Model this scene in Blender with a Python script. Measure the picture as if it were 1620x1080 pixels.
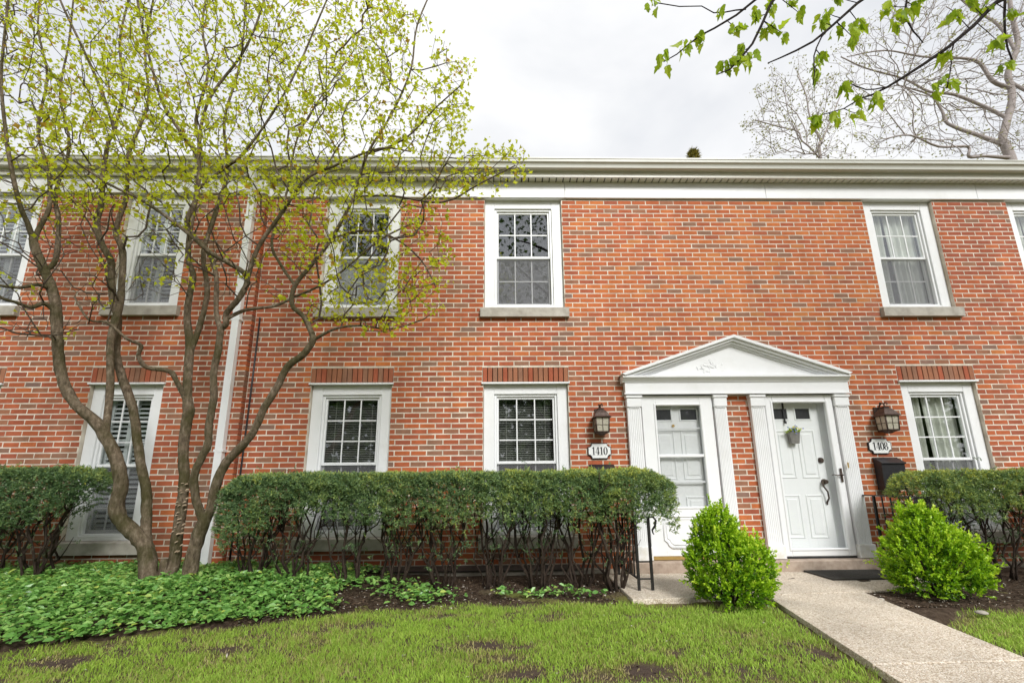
import bpy, math, random
import numpy as np
from mathutils import Vector, Matrix

random.seed(7)
RNG = np.random.default_rng(7)
for o in list(bpy.data.objects):
    bpy.data.objects.remove(o)
scene = bpy.context.scene
COL = scene.collection

# ------------------------------------------------------------------ camera
FPX, YAW, PIT, ROLL, CYP = 720.53, 0.02198, 0.22089, -0.00947, 601.21
CAM = np.array([0.0, -5.84, 1.10])
_f = np.array([math.sin(YAW) * math.cos(PIT), math.cos(YAW) * math.cos(PIT), math.sin(PIT)])
_r = np.array([math.cos(YAW), -math.sin(YAW), 0.0])
_u = np.cross(_r, _f)
CR = _r * math.cos(ROLL) + _u * math.sin(ROLL)
CU = _u * math.cos(ROLL) - _r * math.sin(ROLL)
cam = bpy.data.cameras.new('camera')
cam_o = bpy.data.objects.new('camera', cam)
COL.objects.link(cam_o)
cam_o.matrix_world = Matrix(((CR[0], CU[0], -_f[0], CAM[0]), (CR[1], CU[1], -_f[1], CAM[1]),
                             (CR[2], CU[2], -_f[2], CAM[2]), (0, 0, 0, 1)))
cam.sensor_fit = 'HORIZONTAL'
cam.sensor_width = 36.0
cam.lens = FPX * 36.0 / 1620.0
cam.shift_y = (CYP - 540.0) / 1620.0
cam.clip_start = 0.05
cam.clip_end = 2000.0
scene.camera = cam_o

# ------------------------------------------------------------------ world
SUN_EL, SUN_AZ = math.radians(37), math.radians(160)      # azimuth clockwise from +Y
world = bpy.data.worlds.new('World')
scene.world = world
world.use_nodes = True
wn = world.node_tree.nodes
wl = world.node_tree.links
wn.clear()
w_out = wn.new('ShaderNodeOutputWorld')
w_bg = wn.new('ShaderNodeBackground')
w_sky = wn.new('ShaderNodeTexSky')
w_sky.sky_type = 'NISHITA'
w_sky.sun_disc = False
w_sky.sun_elevation = SUN_EL
w_sky.sun_rotation = SUN_AZ
w_sky.air_density = 1.0
w_sky.dust_density = 2.0
w_sc = wn.new('ShaderNodeVectorMath'); w_sc.operation = 'SCALE'; w_sc.inputs['Scale'].default_value = 0.10
w_tc = wn.new('ShaderNodeTexCoord')
w_map = wn.new('ShaderNodeMapping'); w_map.inputs['Scale'].default_value = (1.0, 1.0, 1.9)
w_noise = wn.new('ShaderNodeTexNoise')
w_noise.inputs['Scale'].default_value = 2.1
w_noise.inputs['Detail'].default_value = 5.0
w_noise.inputs['Roughness'].default_value = 0.5
w_noise.inputs['Distortion'].default_value = 0.25
w_ramp = wn.new('ShaderNodeValToRGB')
w_ramp.color_ramp.elements[0].position = 0.34
w_ramp.color_ramp.elements[0].color = (0.74, 0.76, 0.80, 1)
w_ramp.color_ramp.elements[1].position = 0.60
w_ramp.color_ramp.elements[1].color = (1.0, 1.0, 1.0, 1)
w_mix = wn.new('ShaderNodeMix'); w_mix.data_type = 'RGBA'; w_mix.inputs['Factor'].default_value = 0.95
wl.new(w_sky.outputs['Color'], w_sc.inputs[0])
wl.new(w_tc.outputs['Generated'], w_map.inputs['Vector'])
wl.new(w_map.outputs['Vector'], w_noise.inputs['Vector'])
wl.new(w_noise.outputs['Fac'], w_ramp.inputs['Fac'])
wl.new(w_sc.outputs['Vector'], w_mix.inputs['A'])
wl.new(w_ramp.outputs['Color'], w_mix.inputs['B'])
wl.new(w_mix.outputs['Result'], w_bg.inputs['Color'])
w_bg.inputs['Strength'].default_value = 0.405
wl.new(w_bg.outputs['Background'], w_out.inputs['Surface'])

sun = bpy.data.lights.new('sun', 'SUN')
sun.energy = 1.5
sun.angle = math.radians(20)
sun.color = (1.0, 0.985, 0.965)
sun_o = bpy.data.objects.new('sun', sun)
COL.objects.link(sun_o)
_sd = Vector((math.sin(SUN_AZ) * math.cos(SUN_EL), math.cos(SUN_AZ) * math.cos(SUN_EL), math.sin(SUN_EL)))
sun_o.rotation_euler = _sd.to_track_quat('Z', 'Y').to_euler()
sun_o.location = _sd * 30

scene.render.engine = 'CYCLES'
scene.cycles.transparent_max_bounces = 24
vs = scene.view_settings
vs.view_transform = 'Standard'
vs.look = 'None'
vs.exposure = 1.46
vs.gamma = 1.0
vs.use_curve_mapping = False

# ------------------------------------------------------------------ pixel helpers (photo pixels -> rays)
def ray(px, py):
    return _f + (px - 810.0) / FPX * CR - (py - CYP) / FPX * CU
def on_y(px, py, Y=0.0):
    d = ray(px, py)
    return CAM + d * (Y - CAM[1]) / d[1]
def on_z(px, py, Z=0.0):
    d = ray(px, py)
    return CAM + d * (Z - CAM[2]) / d[2]
def proj(P):
    d = np.asarray(P) - CAM
    w = d @ _f
    return 810 + FPX * (d @ CR) / w, CYP - FPX * (d @ CU) / w

def vnoise(x, y, s=1.0, seed=0.0):
    """cheap smooth 2-D noise in -1..1 (numpy friendly)"""
    x = np.asarray(x) * s + seed * 13.7
    y = np.asarray(y) * s + seed * 7.3
    return (np.sin(1.7 * x + 2.3 * np.sin(0.9 * y + seed)) * np.cos(1.9 * y + 1.7 * np.sin(1.3 * x))
            + 0.5 * np.sin(4.1 * x - 1.3 * y + 2 * np.sin(2.2 * y)) * np.cos(3.7 * y + x)) / 1.5

# ------------------------------------------------------------------ mesh helpers
def tag(o, label=None, cat=None, group=None, kind=None):
    if label: o['label'] = label
    if cat: o['category'] = cat
    if group: o['group'] = group
    if kind: o['kind'] = kind
    return o

def link(o, parent=None):
    COL.objects.link(o)
    if parent is not None:
        o.parent = parent
        o.matrix_parent_inverse = Matrix.Translation(parent.location if parent.parent is None
                                                     else WORLD_LOC[parent.name]).inverted()
    WORLD_LOC[o.name] = o.location.copy()
    return o
WORLD_LOC = {}

def empty(name, loc):
    o = bpy.data.objects.new(name, None)
    o.location = loc
    o.empty_display_size = 0.2
    link(o)
    return o

class MB:
    def __init__(s):
        s.v = []; s.f = []; s.sm = []
    def add(s, vs_, fs, smooth=False):
        b = len(s.v)
        s.v.extend([tuple(p) for p in vs_])
        for f in fs:
            s.f.append(tuple(i + b for i in f)); s.sm.append(smooth)
        return s
    def box(s, x0, x1, y0, y1, z0, z1):
        return s.add([(x0, y0, z0), (x1, y0, z0), (x1, y1, z0), (x0, y1, z0),
                      (x0, y0, z1), (x1, y0, z1), (x1, y1, z1), (x0, y1, z1)],
                     [(3, 2, 1, 0), (4, 5, 6, 7), (0, 1, 5, 4), (1, 2, 6, 5), (2, 3, 7, 6), (3, 0, 4, 7)])
    def bevbox(s, x0, x1, y0, y1, z0, z1, b):
        """box whose front (low y) edges are chamfered by b"""
        vs_ = [(x0, y1, z0), (x1, y1, z0), (x1, y1, z1), (x0, y1, z1),
               (x0, y0 + b, z0), (x1, y0 + b, z0), (x1, y0 + b, z1), (x0, y0 + b, z1),
               (x0 + b, y0, z0 + b), (x1 - b, y0, z0 + b), (x1 - b, y0, z1 - b), (x0 + b, y0, z1 - b)]
        fs = [(0, 3, 2, 1), (0, 1, 5, 4), (1, 2, 6, 5), (2, 3, 7, 6), (3, 0, 4, 7),
              (4, 5, 9, 8), (5, 6, 10, 9), (6, 7, 11, 10), (7, 4, 8, 11), (8, 9, 10, 11)]
        return s.add(vs_, fs)
    def prism_xz(s, poly, y0, y1):
        n = len(poly)
        vs_ = [(x, y0, z) for x, z in poly] + [(x, y1, z) for x, z in poly]
        fs = [tuple(range(n)), tuple(range(2 * n - 1, n - 1, -1))]
        for i in range(n):
            j = (i + 1) % n
            fs.append((i, i + n, j + n, j))
        return s.add(vs_, fs)
    def prism_yz(s, poly, x0, x1):
        n = len(poly)
        vs_ = [(x0, y, z) for y, z in poly] + [(x1, y, z) for y, z in poly]
        fs = [tuple(range(n)), tuple(range(2 * n - 1, n - 1, -1))]
        for i in range(n):
            j = (i + 1) % n
            fs.append((i, i + n, j + n, j))
        return s.add(vs_, fs)
    def prism_xy(s, poly, z0, z1):
        n = len(poly)
        vs_ = [(x, y, z0) for x, y in poly] + [(x, y, z1) for x, y in poly]
        fs = [tuple(range(n - 1, -1, -1)), tuple(range(n, 2 * n))]
        for i in range(n):
            j = (i + 1) % n
            fs.append((i, j, j + n, i + n))
        return s.add(vs_, fs)
    def tube(s, pts, rad, n=8, cap=True, wob=0.0):
        pts = [np.array(p, float) for p in pts]
        if not hasattr(rad, '__len__'): rad = [rad] * len(pts)
        m = len(pts)
        vs_ = []
        ref = None
        for i in range(m):
            t = pts[min(i + 1, m - 1)] - pts[max(i - 1, 0)]
            t = t / (np.linalg.norm(t) + 1e-9)
            if ref is None:
                a = np.array([0, 0, 1.0]) if abs(t[2]) < 0.9 else np.array([1.0, 0, 0])
                ref = np.cross(t, a)
            ref = ref - t * (ref @ t)
            ref /= np.linalg.norm(ref) + 1e-9
            bi = np.cross(t, ref)
            for k in range(n):
                a = 2 * math.pi * k / n
                r = rad[i] * (1 + (wob * random.uniform(-1, 1) if wob else 0))
                vs_.append(pts[i] + (ref * math.cos(a) + bi * math.sin(a)) * r)
        fs = []
        for i in range(m - 1):
            for k in range(n):
                k2 = (k + 1) % n
                fs.append((i * n + k, i * n + k2, (i + 1) * n + k2, (i + 1) * n + k))
        if cap:
            fs.append(tuple(range(n - 1, -1, -1)))
            fs.append(tuple(range((m - 1) * n, m * n)))
        return s.add(vs_, fs, True)
    def lathe(s, c, prof, n=16):
        """prof: list of (r, z) about vertical axis at c"""
        vs_ = []
        for r, z in prof:
            for k in range(n):
                a = 2 * math.pi * k / n
                vs_.append((c[0] + r * math.cos(a), c[1] + r * math.sin(a), c[2] + z))
        m = len(prof)
        fs = []
        for i in range(m - 1):
            for k in range(n):
                k2 = (k + 1) % n
                fs.append((i * n + k, i * n + k2, (i + 1) * n + k2, (i + 1) * n + k))
        fs.append(tuple(range(n - 1, -1, -1)))
        fs.append(tuple(range((m - 1) * n, m * n)))
        return s.add(vs_, fs, True)
    def disc_y(s, c, r, y0, y1, n=16):
        return s.prism_xz([(c[0] + r * math.cos(2 * math.pi * k / n), c[1] + r * math.sin(2 * math.pi * k / n)) for k in range(n)], y0, y1)
    def build(s, name, mat, parent=None, loc=None):
        v = np.array(s.v, float)
        c = (v.min(0) + v.max(0)) / 2 if loc is None else np.array(loc, float)
        if loc is None: c[2] = v[:, 2].min()
        me = bpy.data.meshes.new(name)
        me.from_pydata([tuple(p) for p in (v - c)], [], s.f)
        me.polygons.foreach_set('use_smooth', s.sm)
        me.materials.append(mat)
        me.update()
        o = bpy.data.objects.new(name, me)
        o.location = c
        return link(o, parent)

def np_mesh(name, verts, faces, mat, parent=None, tone=None, smooth=False, loc=None):
    """large meshes: verts (N,3), faces (M,k) int, tone per face"""
    verts = np.asarray(verts, np.float64)
    faces = np.asarray(faces, np.int32)
    c = np.array([(verts[:, 0].min() + verts[:, 0].max()) / 2, (verts[:, 1].min() + verts[:, 1].max()) / 2,
                  verts[:, 2].min()]) if loc is None else np.array(loc, float)
    me = bpy.data.meshes.new(name)
    me.vertices.add(len(verts))
    me.vertices.foreach_set('co', (verts - c).astype(np.float32).ravel())
    k = faces.shape[1]
    me.loops.add(faces.size)
    me.loops.foreach_set('vertex_index', faces.ravel())
    me.polygons.add(len(faces))
    me.polygons.foreach_set('loop_start', np.arange(0, faces.size, k, dtype=np.int32))
    me.polygons.foreach_set('loop_total', np.full(len(faces), k, np.int32))
    me.polygons.foreach_set('use_smooth', np.full(len(faces), bool(smooth)))
    if tone is not None:
        at = me.attributes.new('tone', 'FLOAT', 'FACE')
        at.data.foreach_set('value', np.asarray(tone, np.float32))
    me.materials.append(mat)
    me.update(calc_edges=True)
    me.validate()
    o = bpy.data.objects.new(name, me)
    o.location = c
    return link(o, parent)

# ------------------------------------------------------------------ materials
def new_mat(name):
    m = bpy.data.materials.new(name)
    m.use_nodes = True
    nt = m.node_tree
    b = nt.nodes['Principled BSDF']
    return m, nt, b
def noise_node(nt, scale, detail=4.0, rough=0.55, coord='Object'):
    tc = nt.nodes.new('ShaderNodeTexCoord')
    n = nt.nodes.new('ShaderNodeTexNoise')
    n.inputs['Scale'].default_value = scale
    n.inputs['Detail'].default_value = detail
    n.inputs['Roughness'].default_value = rough
    if coord == 'World':
        g = nt.nodes.new('ShaderNodeNewGeometry')
        nt.links.new(g.outputs['Position'], n.inputs['Vector'])
    else:
        nt.links.new(tc.outputs[coord], n.inputs['Vector'])
    return n
def ramp_node(nt, stops):
    r = nt.nodes.new('ShaderNodeValToRGB')
    e = r.color_ramp.elements
    e[0].position, e[0].color = stops[0][0], (*stops[0][1], 1)
    e[1].position, e[1].color = stops[-1][0], (*stops[-1][1], 1)
    for p, c in stops[1:-1]:
        x = e.new(p); x.color = (*c, 1)
    return r
def add_bump(nt, b, src, strength, dist=0.01):
    bp = nt.nodes.new('ShaderNodeBump')
    bp.inputs['Strength'].default_value = strength
    bp.inputs['Distance'].default_value = dist
    nt.links.new(src, bp.inputs['Height'])
    nt.links.new(bp.outputs['Normal'], b.inputs['Normal'])
def mat_noise(name, stops, scale, rough=0.6, bump=0.0, detail=5.0, metallic=0.0, spec=0.5, coord='World', bdist=0.005):
    m, nt, b = new_mat(name)
    n = noise_node(nt, scale, detail, coord=coord)
    r = ramp_node(nt, stops)
    nt.links.new(n.outputs['Fac'], r.inputs['Fac'])
    nt.links.new(r.outputs['Color'], b.inputs['Base Color'])
    b.inputs['Roughness'].default_value = rough
    b.inputs['Metallic'].default_value = metallic
    b.inputs['Specular IOR Level'].default_value = spec
    if bump: add_bump(nt, b, n.outputs['Fac'], bump, bdist)
    return m
def mat_leaf(name, stops, rough=0.5, transl=0.35, spec=0.3, tcol=None):
    m, nt, b = new_mat(name)
    at = nt.nodes.new('ShaderNodeAttribute'); at.attribute_name = 'tone'
    r = ramp_node(nt, stops)
    nt.links.new(at.outputs['Fac'], r.inputs['Fac'])
    nt.links.new(r.outputs['Color'], b.inputs['Base Color'])
    b.inputs['Roughness'].default_value = rough
    b.inputs['Specular IOR Level'].default_value = spec
    if transl > 0:
        tr = nt.nodes.new('ShaderNodeBsdfTranslucent')
        mx = nt.nodes.new('ShaderNodeMixShader')
        mx.inputs['Fac'].default_value = transl
        nt.links.new(r.outputs['Color'], tr.inputs['Color'])
        nt.links.new(b.outputs['BSDF'], mx.inputs[1])
        nt.links.new(tr.outputs['BSDF'], mx.inputs[2])
        nt.links.new(mx.outputs['Shader'], nt.nodes['Material Output'].inputs['Surface'])
    return m

M = {}
# brick: tone attribute picks the firing colour, noise gives grain
def brick_mat():
    m, nt, b = new_mat('brick')
    at = nt.nodes.new('ShaderNodeAttribute'); at.attribute_name = 'tone'
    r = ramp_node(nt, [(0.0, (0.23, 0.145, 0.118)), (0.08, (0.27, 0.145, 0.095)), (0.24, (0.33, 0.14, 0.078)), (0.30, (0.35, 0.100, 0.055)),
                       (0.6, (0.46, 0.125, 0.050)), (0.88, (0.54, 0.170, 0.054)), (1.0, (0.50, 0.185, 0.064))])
    nt.links.new(at.outputs['Fac'], r.inputs['Fac'])
    n = noise_node(nt, 60.0, 6.0, 0.65, 'World')
    n2 = noise_node(nt, 7.0, 4.0, 0.6, 'World')
    mr = nt.nodes.new('ShaderNodeMapRange')
    mr.inputs['To Min'].default_value = 0.82; mr.inputs['To Max'].default_value = 1.16
    nt.links.new(n.outputs['Fac'], mr.inputs['Value'])
    mr2 = nt.nodes.new('ShaderNodeMapRange')
    mr2.inputs['To Min'].default_value = 0.72; mr2.inputs['To Max'].default_value = 1.26
    nt.links.new(n2.outputs['Fac'], mr2.inputs['Value'])
    mu0 = nt.nodes.new('ShaderNodeMath'); mu0.operation = 'MULTIPLY'
    nt.links.new(mr.outputs['Result'], mu0.inputs[0]); nt.links.new(mr2.outputs['Result'], mu0.inputs[1])
    ns = noise_node(nt, 1.0, 5.0, 0.6, 'World')
    mps = nt.nodes.new('ShaderNodeMapping'); mps.inputs['Scale'].default_value = (3.4, 3.4, 0.75)
    nt.links.new(ns.inputs['Vector'].links[0].from_socket, mps.inputs['Vector'])
    nt.links.new(mps.outputs['Vector'], ns.inputs['Vector'])
    mrs = nt.nodes.new('ShaderNodeMapRange')
    mrs.inputs['From Min'].default_value = 0.3; mrs.inputs['From Max'].default_value = 0.7
    mrs.inputs['To Min'].default_value = 0.80; mrs.inputs['To Max'].default_value = 1.12
    nt.links.new(ns.outputs['Fac'], mrs.inputs['Value'])
    mu = nt.nodes.new('ShaderNodeMath'); mu.operation = 'MULTIPLY'
    nt.links.new(mu0.outputs[0], mu.inputs[0]); nt.links.new(mrs.outputs['Result'], mu.inputs[1])
    sc = nt.nodes.new('ShaderNodeVectorMath'); sc.operation = 'SCALE'
    nt.links.new(r.outputs['Color'], sc.inputs[0]); nt.links.new(mu.outputs[0], sc.inputs['Scale'])
    # pale lime bloom in blotches
    n3 = noise_node(nt, 1.6, 5.0, 0.6, 'World')
    bl = nt.nodes.new('ShaderNodeMapRange')
    bl.inputs['From Min'].default_value = 0.60; bl.inputs['From Max'].default_value = 0.85
    bl.inputs['To Min'].default_value = 0.0; bl.inputs['To Max'].default_value = 0.35
    nt.links.new(n3.outputs['Fac'], bl.inputs['Value'])
    mx = nt.nodes.new('ShaderNodeMix'); mx.data_type = 'RGBA'
    nt.links.new(bl.outputs['Result'], mx.inputs['Factor'])
    nt.links.new(sc.outputs['Vector'], mx.inputs['A'])
    mx.inputs['B'].default_value = (0.45, 0.33, 0.27, 1)
    nt.links.new(mx.outputs['Result'], b.inputs['Base Color'])
    b.inputs['Roughness'].default_value = 0.85
    b.inputs['Specular IOR Level'].default_value = 0.2
    add_bump(nt, b, n.outputs['Fac'], 0.3, 0.002)
    return m
M['brick'] = brick_mat()
M['mortar'] = mat_noise('mortar', [(0.32, (0.47, 0.40, 0.32)), (0.68, (0.76, 0.69, 0.59))], 5, 0.95, 0.3, spec=0.1)
def paint_mat(name, col, dirt, amt=0.25, rough=0.45, scale=3.0):
    m, nt, b = new_mat(name)
    n = noise_node(nt, scale, 7.0, 0.65, 'World')
    mr = nt.nodes.new('ShaderNodeMapRange')
    mr.inputs['From Min'].default_value = 0.48; mr.inputs['From Max'].default_value = 0.8
    mr.inputs['To Min'].default_value = 0.0; mr.inputs['To Max'].default_value = amt
    nt.links.new(n.outputs['Fac'], mr.inputs['Value'])
    mx = nt.nodes.new('ShaderNodeMix'); mx.data_type = 'RGBA'
    nt.links.new(mr.outputs['Result'], mx.inputs['Factor'])
    mx.inputs['A'].default_value = (*col, 1); mx.inputs['B'].default_value = (*dirt, 1)
    nt.links.new(mx.outputs['Result'], b.inputs['Base Color'])
    b.inputs['Roughness'].default_value = rough
    n2 = noise_node(nt, 40.0, 3.0, 0.5, 'World')
    add_bump(nt, b, n2.outputs['Fac'], 0.08, 0.003)
    return m
M['white'] = paint_mat('white_paint', (0.80, 0.81, 0.82), (0.56, 0.55, 0.51), 0.30)
M['plinth'] = paint_mat('weathered_paint', (0.79, 0.79, 0.78), (0.50, 0.46, 0.30), 0.9, 0.5, 6.0)
M['vinyl'] = paint_mat('white_vinyl', (0.82, 0.83, 0.84), (0.62, 0.62, 0.60), 0.15, 0.35)
M['cream'] = paint_mat('cream_metal', (0.68, 0.67, 0.60), (0.42, 0.38, 0.28), 0.45, 0.4, 1.5)
M['gutter'] = paint_mat('gutter_metal', (0.62, 0.62, 0.57), (0.40, 0.38, 0.32), 0.4, 0.35, 1.2)
M['door'] = paint_mat('door_paint', (0.84, 0.85, 0.85), (0.6, 0.6, 0.6), 0.12, 0.4)
M['shutter'] = paint_mat('shutter_paint', (0.62, 0.64, 0.64), (0.5, 0.5, 0.5), 0.2, 0.5)
M['blind'] = paint_mat('blind_slat', (0.34, 0.34, 0.31), (0.22, 0.22, 0.2), 0.2, 0.5)
M['limestone'] = mat_noise('limestone', [(0.25, (0.30, 0.27, 0.23)), (0.55, (0.44, 0.41, 0.36)), (0.8, (0.52, 0.49, 0.44))], 9, 0.85, 0.35, 8)
M['stepstone'] = mat_noise('step_stone', [(0.25, (0.27, 0.20, 0.155)), (0.55, (0.40, 0.315, 0.25)), (0.8, (0.48, 0.39, 0.32))], 14, 0.85, 0.35, 8)
M['concrete'] = mat_noise('old_concrete', [(0.3, (0.16, 0.14, 0.11)), (0.7, (0.30, 0.27, 0.22))], 8, 0.9, 0.4, 8)
M['darkmetal'] = mat_noise('dark_flashing', [(0.3, (0.03, 0.025, 0.022)), (0.7, (0.07, 0.06, 0.055))], 12, 0.5, 0.1)
M['iron'] = mat_noise('black_iron', [(0.3, (0.010, 0.010, 0.010)), (0.75, (0.03, 0.027, 0.025))], 40, 0.45, 0.2, metallic=0.3)
M['bronze'] = mat_noise('bronze', [(0.3, (0.045, 0.030, 0.024)), (0.7, (0.11, 0.075, 0.06))], 50, 0.5, 0.2, metallic=0.5)
M['brass'] = mat_noise('brass', [(0.3, (0.42, 0.27, 0.09)), (0.7, (0.55, 0.38, 0.14))], 30, 0.4, 0.05, metallic=0.6)
M['black'] = mat_noise('black_paint', [(0.3, (0.012, 0.012, 0.014)), (0.7, (0.022, 0.022, 0.026))], 30, 0.4, 0.05)
M['plaque'] = paint_mat('plaque_white', (0.80, 0.81, 0.80), (0.6, 0.6, 0.58), 0.1, 0.35)
M['interior'] = mat_noise('room_dark', [(0.3, (0.030, 0.029, 0.027)), (0.7, (0.055, 0.052, 0.048))], 2, 0.9)
M['curtain'] = mat_noise('curtain', [(0.3, (0.68, 0.69, 0.62)), (0.7, (0.80, 0.80, 0.74))], 4, 0.9)
M['pot'] = mat_noise('zinc_pot', [(0.3, (0.16, 0.15, 0.14)), (0.7, (0.24, 0.23, 0.21))], 30, 0.55, 0.1, metallic=0.2)
M['mat'] = mat_noise('rubber_mat', [(0.35, (0.028, 0.026, 0.024)), (0.65, (0.075, 0.07, 0.06))], 160, 0.9, 0.8, bdist=0.01)
M['roof'] = mat_noise('roofing', [(0.3, (0.09, 0.085, 0.08)), (0.7, (0.16, 0.15, 0.14))], 20, 0.9, 0.4)

def glass_mat(name, ior, tint):
    m, nt, b = new_mat(name)
    nt.nodes.remove(b)
    # Schlick reflectance from the facing angle, the same from both sides of the sheet
    lw = nt.nodes.new('ShaderNodeLayerWeight'); lw.inputs['Blend'].default_value = 0.5
    pw = nt.nodes.new('ShaderNodeMath'); pw.operation = 'POWER'; pw.inputs[1].default_value = 5.0
    nt.links.new(lw.outputs['Facing'], pw.inputs[0])
    fr = nt.nodes.new('ShaderNodeMapRange')
    fr.inputs['To Min'].default_value = ior; fr.inputs['To Max'].default_value = 1.0
    nt.links.new(pw.outputs[0], fr.inputs['Value'])
    tr = nt.nodes.new('ShaderNodeBsdfTransparent'); tr.inputs['Color'].default_value = (*tint, 1)
    gl = nt.nodes.new('ShaderNodeBsdfGlossy'); gl.inputs['Roughness'].default_value = 0.015
    gl.inputs['Color'].default_value = (0.95, 0.97, 1.0, 1)
    n = noise_node(nt, 1.3, 2.0, 0.4, 'World')
    bp = nt.nodes.new('ShaderNodeBump'); bp.inputs['Strength'].default_value = 0.12; bp.inputs['Distance'].default_value = 0.02
    nt.links.new(n.outputs['Fac'], bp.inputs['Height'])
    nt.links.new(bp.outputs['Normal'], gl.inputs['Normal'])
    mx = nt.nodes.new('ShaderNodeMixShader')
    nt.links.new(fr.outputs['Result'], mx.inputs['Fac'])
    nt.links.new(tr.outputs['BSDF'], mx.inputs[1])
    nt.links.new(gl.outputs['BSDF'], mx.inputs[2])
    nt.links.new(mx.outputs['Shader'], nt.nodes['Material Output'].inputs['Surface'])
    return m
M['glass'] = glass_mat('window_glass', 0.12, (0.97, 0.985, 0.98))
M['stormglass'] = glass_mat('storm_glass', 0.05, (0.935, 0.94, 0.94))
M['clearglass'] = glass_mat('clear_storm_glass', 0.02, (0.99, 0.995, 0.995))
M['seedglass'] = mat_noise('seeded_glass', [(0.3, (0.36, 0.33, 0.26)), (0.7, (0.52, 0.49, 0.40))], 60, 0.25, 0.2)
def screen_mat():
    m, nt, b = new_mat('insect_screen')
    b.inputs['Base Color'].default_value = (0.20, 0.20, 0.21, 1)
    b.inputs['Roughness'].default_value = 0.7
    tr = nt.nodes.new('ShaderNodeBsdfTransparent')
    mx = nt.nodes.new('ShaderNodeMixShader'); mx.inputs['Fac'].default_value = 0.26
    nt.links.new(tr.outputs['BSDF'], mx.inputs[1]); nt.links.new(b.outputs['BSDF'], mx.inputs[2])
    nt.links.new(mx.outputs['Shader'], nt.nodes['Material Output'].inputs['Surface'])
    return m
M['screen'] = screen_mat()

def aggregate_mat():
    m, nt, b = new_mat('exposed_aggregate')
    g = nt.nodes.new('ShaderNodeNewGeometry')
    vo = nt.nodes.new('ShaderNodeTexVoronoi'); vo.inputs['Scale'].default_value = 110.0
    nt.links.new(g.outputs['Position'], vo.inputs['Vector'])
    r = ramp_node(nt, [(0.0, (0.36, 0.28, 0.19)), (0.3, (0.54, 0.46, 0.36)), (0.6, (0.66, 0.585, 0.475)), (0.85, (0.76, 0.70, 0.61)), (1.0, (0.48, 0.37, 0.28))])
    sp = nt.nodes.new('ShaderNodeSeparateColor')
    nt.links.new(vo.outputs['Color'], sp.inputs['Color'])
    nt.links.new(sp.outputs['Red'], r.inputs['Fac'])
    n = noise_node(nt, 1.8, 6.0, 0.6, 'World')
    mr = nt.nodes.new('ShaderNodeMapRange'); mr.inputs['From Min'].default_value = 0.3; mr.inputs['From Max'].default_value = 0.7
    mr.inputs['To Min'].default_value = 0.74; mr.inputs['To Max'].default_value = 1.08
    nt.links.new(n.outputs['Fac'], mr.inputs['Value'])
    sc = nt.nodes.new('ShaderNodeVectorMath'); sc.operation = 'SCALE'
    nt.links.new(r.outputs['Color'], sc.inputs[0]); nt.links.new(mr.outputs['Result'], sc.inputs['Scale'])
    nt.links.new(sc.outputs['Vector'], b.inputs['Base Color'])
    b.inputs['Roughness'].default_value = 0.8
    inv = nt.nodes.new('ShaderNodeMath'); inv.operation = 'SUBTRACT'; inv.inputs[0].default_value = 1.0
    nt.links.new(vo.outputs['Distance'], inv.inputs[1])
    add_bump(nt, b, inv.outputs[0], 0.6, 0.008)
    return m
M['aggregate'] = aggregate_mat()
M['soil'] = mat_noise('bed_soil', [(0.25, (0.022, 0.015, 0.010)), (0.5, (0.055, 0.038, 0.026)), (0.75, (0.11, 0.082, 0.06))], 22, 0.95, 1.0, 9, spec=0.1, bdist=0.02)
def lawn_mat():
    m, nt, b = new_mat('lawn_ground')
    n = noise_node(nt, 1.9, 6.0, 0.6, 'World')
    r = ramp_node(nt, [(0.30, (0.085, 0.062, 0.045)), (0.45, (0.13, 0.105, 0.06)), (0.56, (0.16, 0.15, 0.05)), (0.72, (0.13, 0.18, 0.035))])
    nt.links.new(n.outputs['Fac'], r.inputs['Fac'])
    n2 = noise_node(nt, 60.0, 5.0, 0.7, 'World')
    mr = nt.nodes.new('ShaderNodeMapRange'); mr.inputs['To Min'].default_value = 0.5; mr.inputs['To Max'].default_value = 1.5
    nt.links.new(n2.outputs['Fac'], mr.inputs['Value'])
    sc = nt.nodes.new('ShaderNodeVectorMath'); sc.operation = 'SCALE'
    nt.links.new(r.outputs['Color'], sc.inputs[0]); nt.links.new(mr.outputs['Result'], sc.inputs['Scale'])
    at = nt.nodes.new('ShaderNodeAttribute'); at.attribute_name = 'bare'
    dm_ = nt.nodes.new('ShaderNodeMix'); dm_.data_type = 'RGBA'
    nt.links.new(at.outputs['Fac'], dm_.inputs['Factor'])
    nt.links.new(r.outputs['Color'], dm_.inputs['A'])
    dm_.inputs['B'].default_value = (0.085, 0.062, 0.050, 1)
    nt.links.new(dm_.outputs['Result'], sc.inputs[0])
    nt.links.new(sc.outputs['Vector'], b.inputs['Base Color'])
    b.inputs['Roughness'].default_value = 0.95
    b.inputs['Specular IOR Level'].default_value = 0.1
    add_bump(nt, b, n2.outputs['Fac'], 0.8, 0.02)
    return m
M['lawn'] = lawn_mat()
M['grass'] = mat_leaf('grass_blade', [(0.0, (0.52, 0.44, 0.22)), (0.25, (0.42, 0.44, 0.12)), (0.55, (0.31, 0.50, 0.065)), (1.0, (0.46, 0.62, 0.10))], 0.5, 0.35, 0.25)
M['litter'] = mat_leaf('leaf_litter', [(0.0, (0.03, 0.02, 0.014)), (0.6, (0.12, 0.08, 0.05)), (0.9, (0.26, 0.20, 0.14)), (1.0, (0.5, 0.46, 0.4))], 0.8, 0.0, 0.2)
M['vinca'] = mat_leaf('groundcover_leaf', [(0.0, (0.07, 0.17, 0.045)), (0.5, (0.19, 0.42, 0.09)), (0.85, (0.32, 0.55, 0.13)), (0.97, (0.46, 0.63, 0.20)), (1.0, (0.50, 0.62, 0.12))], 0.33, 0.3, 0.6)
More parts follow.
